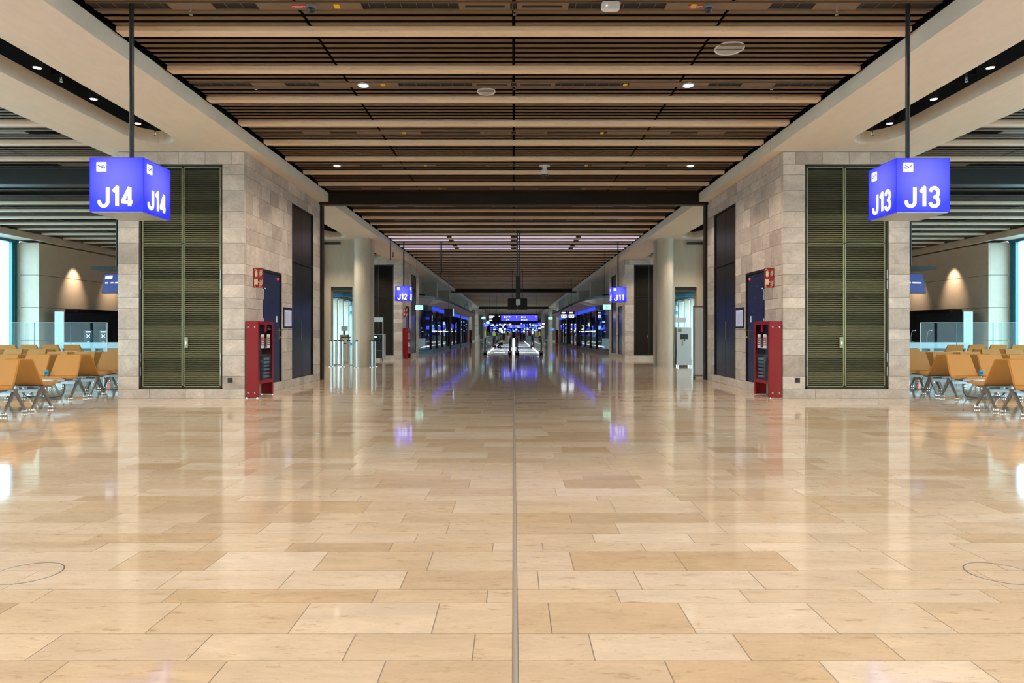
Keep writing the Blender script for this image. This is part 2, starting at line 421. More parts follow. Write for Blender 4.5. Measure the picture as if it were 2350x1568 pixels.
def text_mesh(s, w=None, h=None, bold=0.0, depth=0.002, mat='signwhite', anchor='left'):
    """text in the x-z plane facing -y, lower left at the origin"""
    c = bpy.data.curves.new('lettering', 'FONT'); c.body = s; c.size = 1.0; c.offset = bold; c.extrude = 0.01
    o = bpy.data.objects.new('lettering', c); COL.objects.link(o)
    dg = bpy.context.evaluated_depsgraph_get(); dg.update()
    me = bpy.data.meshes.new_from_object(o.evaluated_get(dg))
    bpy.data.objects.remove(o)
    xs = [v.co.x for v in me.vertices]; ys = [v.co.y for v in me.vertices]
    x0, x1, y0, y1 = min(xs), max(xs), min(ys), max(ys)
    sy = h / (y1 - y0) if h else 1; sxx = w / (x1 - x0) if w else sy
    for v in me.vertices:
        a, b2, z = v.co
        v.co = ((a - x0) * sxx, -depth if z > 0 else depth, (b2 - y0) * sy)
    me.materials.clear(); me.materials.append(M[mat]); me.name = 'lettering'
    return me
def stroke(mb, pts, wd, y=-0.002, y2=0.0):
    """flat thick polyline in the x-z plane"""
    for (a, b2) in zip(pts[:-1], pts[1:]):
        dx, dz = b2[0] - a[0], b2[1] - a[1]; l = math.hypot(dx, dz) or 1
        nx, nz = -dz / l * wd / 2, dx / l * wd / 2
        ex, ez = dx / l * wd * .3, dz / l * wd * .3
        q = [(a[0] + nx - ex, a[1] + nz - ez), (a[0] - nx - ex, a[1] - nz - ez), (b2[0] - nx + ex, b2[1] - nz + ez), (b2[0] + nx + ex, b2[1] + nz + ez)]
        mb.prism([(p[1], p[0]) for p in q], y, y2, 'y')
    return mb

# ================================================================== FLOOR
FX = 18.55
floor = struct('floor', MB().box(-FX, FX, -14, 190, -0.3, -0.0022), 'grout')
ROWS = [.234, .324, .167, .261, .315, .162, .176, .253, .238, .34]
near_tiles = 0
mbt = MB()
y = 2.601 - .234 - .324
i = 0
y = 2.04
seq = [.25, .311] + ROWS
def meas(ypx, xs): return [abs(v - 1183) * 1.25 / (ypx - 764) for v in xs]
# joint positions of the nearest courses: (left of the seam, right of it)
JOINTS = {1: (meas(1542, [880, 505, 130]), meas(1542, [1540, 1905, 2265])),
          2: (meas(1486, [1091, 805, 462, 105]), meas(1486, [1362, 1707, 2045])),
          3: (meas(1418, [1004, 692, 380]), meas(1418, [1266, 1580, 1890])),
          4: (meas(1368, [1122, 865, 393]), meas(1368, [1422, 1712, 1985])),
          5: (meas(1331, [931, 661, 393]), meas(1331, [1239, 1467, 1740, 2000])),
          6: (meas(1288, [991, 741, 500]), meas(1288, [1316, 1565, 1810])),
          7: (meas(1256, [1135, 901, 667]), meas(1256, [1249, 1480, 1720])),
          8: (meas(1236, [959, 735, 500]), meas(1236, [1366, 1590])),
          9: (meas(1213, [1032, 818, 610]), meas(1213, [1420, 1660]))}
y = 2.601 - .311 - .25
while y < 62:
    hgt = seq[i] if i < len(seq) else R.choice((.16, .25, .25, .33, .33))
    i += 1
    for s in (-1, 1):
        x = .016 if s > 0 else .004
        first = True
        lim = FX if y < 26 else (9.0 if y < 40 else 5.4)
        while x < lim:
            ln_ = R.choice((.5, .6, .6, .62, .75, .9)) if not first else R.uniform(.18, .75)
            first = False
            jl = [v for v in JOINTS.get(i - 1, ((), ()))[0 if s < 0 else 1] if v > x + .02]
            x1 = min(jl) if jl else min(x + ln_, lim)
            cx, cy = (x + x1) / 2, y + hgt / 2
            vis = cx < cy * 0.80 + .4
            if near_tiles < 296 and y < 8.0 and vis:
                unitbox('tile', (s * x + s * .0026, s * x1 - s * .0026), (y + .0028, y + hgt - .0028), (-.025, 0), floor, 'tile', tilt=0.0006)
                near_tiles += 1
            elif cx < cy * 0.80 + 3 or y < 26:
                a, b2 = sorted((s * x + s * .0026, s * x1 - s * .0026))
                mbt.box(a, b2, y + .0028, y + hgt - .0028, -.025, 0, jit=.00022)
            x = x1
    y += hgt
yfar = y
# beyond the eye and far down the hall
def row_tiles(y0, y1, x0, x1):
    yy = y0
    while yy < y1:
        h_ = .33; xx = x0
        while xx < x1:
            xe = min(xx + R.choice((.6, .9, 1.2)), x1); mbt.box(xx + .002, xe - .002, yy, yy + h_ - .003, -.025, 0, jit=.0003); xx = xe
        yy += h_
row_tiles(-6, 2.0, -9, 9)
mbt.obj('paving', 'tile', floor, kind='stuff')
far = MB().box(-5.3, 5.3, yfar, 190, -.02, 0).box(-FX, -5.4, 26.2, 190, -.02, -.001).box(5.4, FX, 26.2, 190, -.02, -.001)
far.box(-FX, -9, -14, 2, -.02, -.001).box(9, FX, -14, 2, -.02, -.001).box(-9, 9, -14, -6.01, -.02, -.001)
far.obj('far_paving', 'tile', floor)
MB().box(.0015, .0155, -6, 37.5, -.01, .0006).obj('expansion_joint', 'jointmetal', floor)
mb = MB().box(-.0055, .0170, -6, 37.5, -.02, -.0012)
mb.obj('joint_filler', 'grout', floor)
for sx_, (gx, gy, gr) in [(s, g) for s in (-1, 1) for g in ((2.53, 3.55, .165), (2.53, 8.37, .16))]:
    rg = MB(); n = 48
    vs = []
    for r_, z_ in ((gr, .0015), (gr - .006, .0015), (gr - .006, -.01), (gr, -.01)):
        for k in range(n): vs.append((r_ * math.cos(2 * PI * k / n), r_ * math.sin(2 * PI * k / n), z_))
    fs = []
    for q in range(4):
        for k in range(n): fs.append((q * n + k, ((q + 1) % 4) * n + k, ((q + 1) % 4) * n + (k + 1) % n, q * n + (k + 1) % n))
    rg.poly(vs, fs)
    rg.obj('floor_box_ring', 'legmetal', None, loc=(sx_ * gx, gy, .0002),
           label=('large' if gy < 5 else 'small far') + ' round metal floor box ring set in paving, ' + ('left' if sx_ < 0 else 'right') + (' foreground' if gy < 5 else ' middle of the hall'),
           category='floor box')

# ================================================================== CEILING
ZB, ZS = CH + 3.65, CH + 3.69           # underside of beams, of slats
ceiling = struct('ceiling', MB().box(-18.9, 18.9, -14, 190, 5.9, 6.0), 'black')
slat_stuff = MB(); n_slat = 0
beam_mesh_c = MB().box(-4.82, 4.82, -.08, .08, 0, .065).mesh('ceiling_beam', 'beam', bevel=.006)
beam_mesh_s = MB().box(-4.8, 4.8, -.08, .08, 0, .065).mesh('ceiling_beam', 'beam')
def panel_edges():
    e = [-4.8, -2.45, 0, 2.45, 4.8]
    return [(a + .02, b2 - .02) for a, b2 in zip(e[:-1], e[1:])]
k0 = -8
channels = []
for k in range(k0, 110):
    yb = 8.34 + k * STEP
    if all(abs(yb - p) > .3 for p in PORTALS):
        link('ceiling_beam', beam_mesh_c, ceiling, (0, yb, ZB))
        if yb < 60 and yb > 1:
            for s in (-1, 1): link('ceiling_beam', beam_mesh_s, ceiling, (s * 12.75, yb, ZB))
    has_ch = (k % 2 == 1)                      # interval after this beam
    for j in range(1, 8):
        ys = yb + j * STEP / 8
        if has_ch and j == 4:
            channels.append(ys); continue
        if any(abs(ys - p) < .2 for p in PORTALS): continue
        for (a, b2) in panel_edges():
            if 7.0 < ys and n_slat < 296 and ys < 20:
                sl_ = unitbox('slat', (a, b2), (ys - .06, ys + .06), (ZS + .008, ZS + .016), ceiling, 'slat'); sl_.rotation_euler = (TILT, 0, 0); n_slat += 1
            else:
                slat_stuff.blade(a, b2, ys, ZS + .012)
        if ys < 62:
            for s in (-1, 1):
                e = [7.95, 10.2, 12.65, 15.1, 17.5]
                for a, b2 in zip(e[:-1], e[1:]):
                    slat_stuff.blade(s * (a + .02), s * (b2 - .02), ys, ZS + .012)
slat_stuff.obj('slats', 'slat', ceiling, kind='stuff')
# service channels between the slats
chp = MB(); chv = MB()
for ys in channels:
    xs = [-4.8, -3.7, -2.9, -2.35, -1.72, -1.22, -.62, .62, .95, 1.5, 1.95, 2.6, 3.4, 4.1, 4.8]
    chv.box(-4.8, 4.8, ys - .075, ys + .075, ZS + .022, ZS + .03)
    for (a, b2) in ((-.62, -.04), (.04, .62), (-2.9, -1.72), (1.72, 2.9), (3.4, 3.9), (-3.9, -3.4)):
        chp.box(a, b2, ys - .075, ys + .075, ZS + .006, ZS + .018)
    chp.box(-4.8, 4.8, ys - .085, ys - .077, ZS + .004, ZS + .02).box(-4.8, 4.8, ys + .077, ys + .085, ZS + .004, ZS + .02)
    if ys < 12:
        for q in range(52):
            xx = -4.7 + q * .18
            chp.box(xx, xx + .004, ys - .07, ys + .07, ZS + .016, ZS + .021)
    for s in (-1, 1):
        chv.box(s * .1, s * .55, ys - .018, ys + .018, ZS + .002, ZS + .0055)
    if ys < 60:
        for s in (-1, 1):
            chp.box(s * 9, s * 10, ys - .075, ys + .075, ZS + .01, ZS + .03)
chp.obj('channel_plates', 'channel', ceiling, kind='stuff')
chv.obj('channel_vents', 'black', ceiling, kind='stuff')
# portal beams and posts
for p in PORTALS:
    mb = MB().box(-5.25, 5.25, p - .12, p + .12, CH + 3.38, 5.6)
    struct('ceiling_portal_beam', mb, 'darkmetal')
for s in (-1, 1):
    MBp = MB().box(s * 5.2, s * 5.08, P1 - .02, P1 + .18, 0, CH + 3.38)
    struct('trim_%d' % (1 if s < 0 else 2), MBp, 'darkmetal')
    mb = MB().box(s * 7.95, s * 17.5, 15.35, 15.65, CH + 3.34, 5.5)
    struct('ceiling_duct_' + ('left' if s < 0 else 'right'), mb, 'darkmetal')
# soffit bands with rounded slots
XI, XO, SI, SO = 4.88, 7.84, 6.0, 6.78
Z0, Z1 = CH + 3.45, CH + 3.68
def soffit(s, y0, y1, slots):
    mb = MB()
    def bx(a, b2, c, d): mb.box(s * a, s * b2, c, d, Z0, Z1)
    bx(XI, SI, y0, y1); bx(SO, XO, y0, y1)
    cur = y0
    r = (SO - SI) / 2; cx = (SO + SI) / 2
    for (a, b2, ra, rb) in slots:
        # solid from cur to slot start, slot a..b2, with rounded ends (length el)
        if ra:
            pts = [(s * SI, cur), (s * SI, a + ra)] + [(s * (cx - r * math.cos(t_)), a + ra - ra * math.sin(t_)) for t_ in [PI * q / 16 for q in range(1, 16)]] + [(s * SO, a + ra), (s * SO, cur)]
            mb.prism(pts, Z0, Z1)
        if rb:
            nxt = min([q[0] for q in slots if q[0] > b2] + [y1])
            mid = (b2 + nxt) / 2 if nxt < y1 else y1
            pts = [(s * SI, mid), (s * SI, b2 - rb)] + [(s * (cx - r * math.cos(t_)), b2 - rb + rb * math.sin(t_)) for t_ in [PI * q / 16 for q in range(1, 16)]] + [(s * SO, b2 - rb), (s * SO, mid)]
            mb.prism(pts, Z0, Z1)
            cur = mid
    return mb
for s in (-1, 1):
    sd = 'left' if s < 0 else 'right'
    so = struct('ceiling_soffit_' + sd, soffit(s, -14, 12.98, [(-13.9, 12.45, 0, .62)]), 'soffit')
    MB().box(s * XI, s * XO, 13.0, P1 - .13, Z0, Z1).obj('soffit_panel', 'soffit', so)
    mb = soffit(s, P1 + .13, 32.15, [(19.6, 24.9, .5, .6), (26.2, 31.9, .5, .6)])
    mb.obj('soffit_panel', 'soffit', so)
    cur = 32.17
    for e in (37.9, PORTALS[1] - .13):
        MB().box(s * XI, s * XO, cur, e - .02, Z0, Z1).obj('soffit_panel', 'soffit', so); cur = e
    MB().box(s * XI, s * XO, PORTALS[1] + .13, PORTALS[2] - .13, Z0, Z1).obj('soffit_panel', 'soffit', so)
    MB().box(s * XI, s * XO, PORTALS[2] + .13, PORTALS[3] - .13, Z0, Z1).obj('soffit_panel', 'soffit', so)
    MB().box(s * XI, s * XO, PORTALS[3] + .13, 188, Z0, Z1).obj('soffit_panel', 'soffit', so)
    # dark slot lining, pipes
    mb = MB().box(s * (SI - .15), s * (SO + .15), -13.8, 32, Z1 + .75, Z1 + .8)
    mb.obj('slot_lining', 'black', so)
    pm = MB()
    for yy in [v for v in range(-12, 32, 2)]:
        pm.box(s * (SI - .2), s * (SO + .2), yy + .3, yy + .75, Z1 + .22, Z1 + .4)
    pm.cyl((s * 6.15, -12, Z1 + .3), (s * 6.15, 31, Z1 + .3), .09, n=10)
    pm.obj('slot_ductwork', 'darkmetal', so)
    # perimeter beam above the outer facade
    mb = MB().box(s * 17.6, s * 17.72, -14, 25.9, CH + 3.42, CH + 3.65)
    mb.box(s * 17.72, s * 18.9, -14, 25.55, CH + 3.46, CH + 3.6)
    bm_ = struct('ceiling_edge_beam_' + sd, mb, 'concrete')
    MB().box(s * 17.6, s * 17.8, 25.92, 100, CH + 3.42, CH + 3.65).obj('edge_beam_panel', 'concrete', bm_)
# ceiling closing strip above the soffits
# ================================================================== OUTER WALLS, WINDOWS
wn = 0
for s in (-1, 1):
    sd = 'left' if s < 0 else 'right'
    wall = struct('wall_' + sd, MB().box(s * 17.86, s * 18.6, 25.68, 52, 0, CH + 3.40), 'joint')
    zs = [0, .97, 2.2, 3.42, CH + 3.38]
    for a, b2 in zip(zs[:-1], zs[1:]):
        for (c, d) in ((25.6, 38.5), (38.52, 52)):
            MB().box(s * 17.8, s * 17.87, c, d, a + .008, b2 - .008).obj('concrete_panel', 'concrete', wall)
        MB().box(s * 17.875, s * 18.64, 25.6, 25.675, a + .008, b2 - .008).obj('concrete_panel', 'concrete', wall)
    MB().box(s * 18.62, s * 18.9, -14, 190, CH + 3.46, 6).obj('upper_wall', 'concrete', wall)
    # near glazing
    wn += 1
    fr = MB()
    ys_ = [-14, -10.2, -6.2, -2.2, 1.8, 5.8, 9.8, 13.8, 17.8, 21.8]
    for yy in ys_: fr.box(s * 18.62, s * 18.70, yy - .04, yy + .04, 0, CH + 3.46)
    fr.box(s * 18.55, s * 18.75, -14, 25.6, 0, .1).box(s * 18.55, s * 18.75, -14, 25.6, CH + 3.36, CH + 3.46)
    for yy in (25.53, 25.44, 25.35): fr.box(s * 18.60, s * 18.72, yy - .035, yy + .03, 0, CH + 3.46)
    fr.box(s * 18.62, s * 18.75, 25.54, 25.7, 0, CH + 3.46).box(s * 18.64, s * 18.70, 25.32, 25.56, 0, CH + 3.46)
    win = struct('window_%d' % wn, fr, 'teal')
    for a, b2 in zip(ys_, ys_[1:] + [25.27]):
        MB().box(s * 18.64, s * 18.66, a + .04, b2 - .04, .1, CH + 3.36).obj('pane', 'winglass', win)
    # far glazing with fins seen through the doorways
    wn += 1
    fr = MB()
    yy = 52.0
    while yy < 110:
        fr.box(s * 17.8, s * 18.3, yy, yy + .35, 0, CH + 3.4); yy += 2.4
    win = struct('window_%d' % wn, fr, 'concrete')
    yy = 52.35
    pn = MB()
    while yy < 110:
        MB().box(s * 18.15, s * 18.17, yy, yy + 2.05, 0, CH + 3.4).obj('pane', 'winglass', win)
        MB().box(s * 17.95, s * 18.1, yy + .0, yy + .12, 0, CH + 3.4).obj('mullion', 'teal', win); yy += 2.4
    struct('wall_far_' + sd, MB().box(s * 17.8, s * 18.6, 110.4, 190, 0, 6), 'concrete')
struct('wall_back', MB().box(-18.9, 18.9, -14.2, -14, 0, 6), 'concrete')
struct('wall_end', MB().box(-18.9, 18.9, 190, 190.2, 0, 6), 'concrete')
struct('ground', MB().box(-300, 300, -200, 400, -4.2, -4), 'ground')

# ================================================================== STONE PIERS
CZ = [0, .18, .42, .82, 1.12, 1.32, 1.72, 1.92, 2.16, 2.36, 2.56, 2.96, 3.26, 3.56, 3.96, 4.26, 4.46, 4.695]
TH = .10
def pier(s, y0, y1, xin, xout, name, joined=False, openings=True):
    """piers beside the hall: front face towards the camera, inner face towards the hall"""
    core = struct(name, MB().box(s * (xin + TH), s * (xout - TH), y0 + TH, y1 - .02, 0, 4.69), 'joint')
    J = MB()
    def st(x, y_, z):
        z = (z[0] + .0025, z[1] - .0025)
        if joined:
            J.box(min(x), max(x), min(y_), max(y_), z[0], z[1])
        else:
            unitbox('stone', (min(x), max(x)), (min(y_), max(y_)), z, core, 'stone')
    g = .0025
    for i in range(len(CZ) - 1):
        z = (CZ[i], CZ[i + 1])
        fullrow = i == 0 or i == len(CZ) - 2
        # front face
        if fullrow:
            e = [xin] + [xin + (xout - xin) * f for f in ((.255, .465, .75) if i == 0 else (.10, .31, .52, .69, .88))] + [xout]
        else:
            e = None
        rows = [(a, b2) for a, b2 in zip(e[:-1], e[1:])] if e else [(xin, xin + .42), (xout - .40, xout)]
        for (a, b2) in rows:
            st((s * (a + (g if a > xin else 0)), s * (b2 - g)), (y0, y0 + TH), z)
        # inner face along the hall
        ops = []
        if openings:
            if .17 < z[0] and z[1] < 2.57: ops.append((y0 + .96, y0 + 2.12))
            if .17 < z[0] and z[1] < 4.27: ops.append((y0 + 2.8, y0 + 4.5))
            if z[0] == .18:
                pass
        free = []; c = y0 + TH + g
        for (a, b2) in ops:
            free.append((c, a)); c = b2
        free.append((c, y1))
        for (a, b2) in free:
            x = a
            while x < b2 - .01:
                xe = x + R.choice((.36, .5, .6, .72)) if x > a else x + R.uniform(.25, .7)
                if b2 - xe < .22: xe = b2
                st((s * xin, s * (xin + TH)), (x + g, xe - g), z)
                x = xe
        # outer face
        st((s * (xout - TH), s * xout), (y0 + TH + g, y1), z)
    if joined: J.obj('stones', 'stone', core, kind='stuff')
    return core
pier(-1, 13.0, 18.08, 5.13, 7.54, 'wall_pier_left')
pier(1, 13.0, 18.08, 5.13, 7.54, 'wall_pier_right')
pier(-1, 32.2, 37.7, 5.25, 7.55, 'wall_far_pier_left')
pier(1, 32.2, 37.7, 5.25, 7.55, 'wall_far_pier_right')
for s in (-1, 1):
    pier(s, 75.5, 81, 5.0, 8.0, 'wall_distant_pier_' + ('left' if s < 0 else 'right'), joined=True, openings=False)
    pier(s, 95, 99, 5.0, 8.0, 'wall_distant_pier_' + ('left' if s < 0 else 'right'), joined=True, openings=False)
    pier(s, 120, 126, 5.0, 8.0, 'wall_distant_pier_' + ('left' if s < 0 else 'right'), joined=True, openings=False)

# ================================================================== LOUVRED DOORS
def louver_thing(s, y0, xa, xb, fine, label, mat):
    """double leaf louvred door in a pier front; xa<xb are |x|"""
    t_ = thing('louvered_door', label, 'door', (s * (xa + xb) / 2, y0, .18))
    W = xb - xa; Hh = 4.28
    fr = MB()
    fr.box(-W / 2 + .003, -W / 2 + .035, .012, .09, 0, Hh).box(W / 2 - .035, W / 2 - .003, .012, .09, 0, Hh)
    fr.box(-W / 2 + .003, W / 2 - .003, .012, .09, 0, .03).box(-W / 2 + .003, W / 2 - .003, .012, .09, Hh - .035, Hh - .003)
    fr.obj('frame', 'louver_dark', t_)
    MB().box(-W / 2 + .04, W / 2 - .04, .085, .095, .03, Hh - .03).obj('back_panel', 'black', t_)
    sp = .0392
    mid = s * -0.03
    for sd_, (a, b2) in (('l', (-W / 2 + .045, mid - .006)), ('r', (mid + .006, W / 2 - .045))):
        lf = MB()
        for (c, d) in ((.035, 2.777), (2.781, Hh - .04)):
            lf.box(a, a + .022, .036, .075, c, d).box(b2 - .022, b2, .036, .075, c, d)
            lf.box(a, b2, .036, .075, c, c + (.02 if c < 1 else .006)).box(a, b2, .036, .075, d - (.006 if c < 1 else .02), d)
        leaf = lf.obj('door_leaf', mat, t_)
        bl = MB(); yv = ((.034, .0), (.034, -.010), (.052, .016), (.056, .016), (.04, -.006), (.042, 0))
        prof = [(.032, -.011), (.036, -.013), (.066, .012), (.064, .016)]      # (y, z)
        def blade(mb, zc):
            mb.prism([(p[0], p[1] + zc) for p in prof], a + .022, b2 - .022, 'x')
        zc = .085
        if fine:
            bm1 = MB(); blade(bm1, 0); me = bm1.mesh('slat', mat)
            while zc < Hh - .09:
                if abs(zc - 2.78) > .012: link('slat', me, leaf, (0, 0, zc))
                zc += sp
        else:
            bm1 = MB()
            while zc < Hh - .09:
                if abs(zc - 2.78) > .03: blade(bm1, zc)
                zc += sp
            bm1.obj('slats', mat, leaf, kind='stuff')
        # hinges
        hx = -W / 2 + .03 if sd_ == 'l' else W / 2 - .03
        if fine:
            for hz in (.25, .52, 1.9, 2.1, 3.3, 3.65):
                MB().cyl((hx, .008, hz), (hx, .008, hz + .17), .008, n=8).obj('hinge', 'legmetal', t_)
    lx = mid + (.065 if s < 0 else -.065)
    lk = MB().box(lx - .04, lx + .04, .012, .035, .78, .99).obj('lock_plate', 'louver' if fine else mat, t_, bevel=.003)
    MB().rbox(lx - .010, lx + .010, .85, .90, .006, .012, .0095).obj('lock_cylinder', 'chrome', lk)
    return t_
louver_thing(-1, 13.0, 5.55, 7.14, True, 'tall olive louvred double door in the stone pier behind the J14 sign', 'louver')
louver_thing(1, 13.0, 5.55, 7.14, True, 'tall olive louvred double door in the stone pier behind the J13 sign', 'louver')
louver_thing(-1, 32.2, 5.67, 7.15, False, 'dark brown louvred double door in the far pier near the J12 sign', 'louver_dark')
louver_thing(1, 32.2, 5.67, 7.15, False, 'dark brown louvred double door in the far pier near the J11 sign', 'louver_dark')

def recess_frame(mb, s, x, y0, y1, z0, z1, w_=.03):
    pass
def tinted_door(s, xin, y0, label, detail=True):
    t_ = thing('service_door', label, 'door', (s * xin, y0 + 1.54, .182))
    def X(d): return s * d            # depth into the wall, positive = inside pier
    fr = MB()
    fr.box(X(.01), X(.09), -.577, -.54, 0, 2.375).box(X(.01), X(.09), .54, .577, 0, 2.375).box(X(.01), X(.09), -.54, .54, 2.33, 2.375)
    fr.obj('frame', 'panel', t_)
    lf = MB().box(X(.03), X(.08), -.535, .535, 0, 2.325).obj('door_leaf', 'door', t_)
    MB().box(X(.026), X(.031), -.45, .45, .12, 2.1).obj('inner_panel', 'door', lf, bevel=.002)
    if detail:
        for z in (1.15, 1.75): MB().cyl((X(.02), -.5, z), (X(.02), -.5, z + .22), .01, n=8).obj('hinge', 'steel', t_)
        hd = MB().box(X(.02), X(.03), .42, .47, .93, 1.17).cyl((X(.03), .445, 1.12), (X(-.05), .445, 1.12), .01, n=8)
        hd.box(X(-.055), X(-.04), .33, .455, 1.11, 1.13).ball((X(-.02), .445, .97), .022)
        hd.obj('door_handle', 'brass', t_)
        MB().box(X(.022), X(.03), .27, .34, 1.3, 1.43).obj('card_plate', 'white', t_)
        MB().box(X(.02), X(.03), .37, .41, 2.22, 2.26).obj('indicator_lamp', 'redled', t_)
        MB().box(X(.024), X(.03), -.42, -.34, 1.98, 2.0).obj('door_number', 'white', t_)
tinted_door(-1, 5.13, 13.0, 'dark grey blue-tinted service door in the stone pier below the J14 sign')
tinted_door(1, 5.13, 13.0, 'dark grey blue-tinted service door in the stone pier below the J13 sign')
tinted_door(-1, 5.25, 32.2, 'far blue-tinted service door in the pier right of the J12 sign', False)
tinted_door(1, 5.25, 32.2, 'far blue-tinted service door in the pier left of the J11 sign', False)
def shaft_door(s, xin, y0, label):
    t_ = thing('shaft_door', label, 'door', (s * xin, y0 + 3.65, .182))
    def X(d): return s * d
    H_ = 4.075
    fr = MB().box(X(.01), X(.09), -.847, -.81, 0, H_).box(X(.01), X(.09), .81, .847, 0, H_).box(X(.01), X(.09), -.81, .81, H_ - .035, H_).box(X(.01), X(.09), -.81, .81, 2.72, 2.76)
    fr.obj('frame', 'panel', t_)
    for (a, b2) in ((-.805, -.006), (.006, .805)):
        for (c, d) in ((.01, 2.715), (2.765, H_ - .04)):
            MB().box(X(.035), X(.08), a, b2, c, d).obj('door_leaf', 'panel', t_, bevel=.002)
    for z in (.3, 1.7, 2.4, 3.6): MB().cyl((X(.0), .82, z), (X(.0), .82, z + .16), .009, n=8).obj('hinge', 'legmetal', t_)
    MB().box(X(.02), X(.035), -.06, -.02, .9, 1.35).obj('pull_bar', 'legmetal', t_)
shaft_door(-1, 5.13, 13.0, 'tall black double shaft door in pier side wall beyond the J14 service door')
shaft_door(1, 5.13, 13.0, 'tall black double shaft door in pier side wall beyond the J13 service door')
shaft_door(-1, 5.25, 32.2, 'far black shaft door in the pier behind the J12 sign')
shaft_door(1, 5.25, 32.2, 'far black shaft door in the pier behind the J11 sign')

# notices, sockets, fire signs, fire cabinets
for s in (-1, 1):
    nm = 'J14' if s < 0 else 'J13'
    t_ = thing('notice_board', 'framed escape plan on the stone wall beside the %s service door' % nm, 'notice', (s * 5.13, 15.46, 1.36))
    MB().box(0, -s * .02, -.27, .27, 0, .46).obj('frame', 'black_plastic', t_)
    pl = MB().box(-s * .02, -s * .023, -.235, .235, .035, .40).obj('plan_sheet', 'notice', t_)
    ln2 = MB()
    for k in range(7): ln2.box(-s * .023, -s * .0245, -.2, .2 - .05 * (k % 3), .07 + k * .045, .074 + k * .045)
    for k in range(5): ln2.box(-s * .023, -s * .0245, -.18 + k * .08, -.175 + k * .08, .09, .33 - .03 * (k % 2))
    ln2.obj('plan_lines', 'cloth_grey', pl)
    t_ = thing('wall_socket', 'small black wall socket low on the %s pier' % nm, 'socket', (s * 5.40, 13.0, .30))
    MB().rbox(-.045, .045, 0, .09, -.012, 0, .008).obj('cover_plate', 'black_plastic', t_)
    MB().cyl((0, -.02, .045), (0, -.012, .045), .028, n=16).obj('socket_insert', 'cable', t_)
    # flag sign
def fire_sign(s, x, y, z, sc_, label):
    t_ = thing('fire_sign', label, 'sign', (x, y, z))
    k = sc_
    for i, zz in enumerate((.0, .20)):
        pl = MB().box(-.094 * k, .094 * k, -.006, .006, zz * k, (zz + .188) * k).obj('sign_plate', 'signred', t_)
        ic = MB()
        if i == 1:   # extinguisher
            ic.rbox(-.065 * k, -.015 * k, (zz + .015) * k, (zz + .125) * k, -.009, -.006, .01 * k)
            stroke(ic, [(-.04 * k, (zz + .12) * k), (-.04 * k, (zz + .15) * k), (-.065 * k, (zz + .165) * k), (-.075 * k, (zz + .14) * k)], .012 * k, -.009, -.006)
            stroke(ic, [(-.05 * k, (zz + .155) * k), (-.01 * k, (zz + .14) * k)], .01 * k, -.009, -.006)
        else:        # hose reel
            ic.box(-.08 * k, -.01 * k, -.009, -.006, (zz + .06) * k, (zz + .165) * k)
            stroke(ic, [(-.01 * k, (zz + .10) * k), (.015 * k, (zz + .115) * k)], .012 * k, -.009, -.006)
            stroke(ic, [(-.07 * k, (zz + .06) * k), (-.07 * k, (zz + .03) * k), (-.055 * k, (zz + .02) * k)], .01 * k, -.009, -.006)
        for q in range(3):   # flames
            zb = zz + .02 + q * .035
            stroke(ic, [(.025 * k, zb * k), (.04 * k, (zb + .035) * k), (.035 * k, (zb + .055) * k)], .009 * k, -.009, -.006)
            stroke(ic, [(.05 * k, (zb + .005) * k), (.062 * k, (zb + .035) * k), (.08 * k, (zb + .06) * k)], .010 * k, -.009, -.006)
        ic.obj('pictogram', 'cream', pl)
    bx_ = -s * .0
    MB().box(s * .096 * k, s * .104 * k, -.012, .012, 0, .39 * k).obj('bracket', 'steel', t_)
fire_sign(-1, -5.03, 13.45, 2.14, 1.0, 'red fire extinguisher and hose reel sign pair on the J14 pier')
fire_sign(1, 5.03, 13.45, 2.14, 1.0, 'red fire extinguisher and hose reel sign pair on the J13 pier')
fire_sign(-1, -5.15, 32.45, 2.0, 1.15, 'far small red fire sign pair on the pier below the J12 sign')

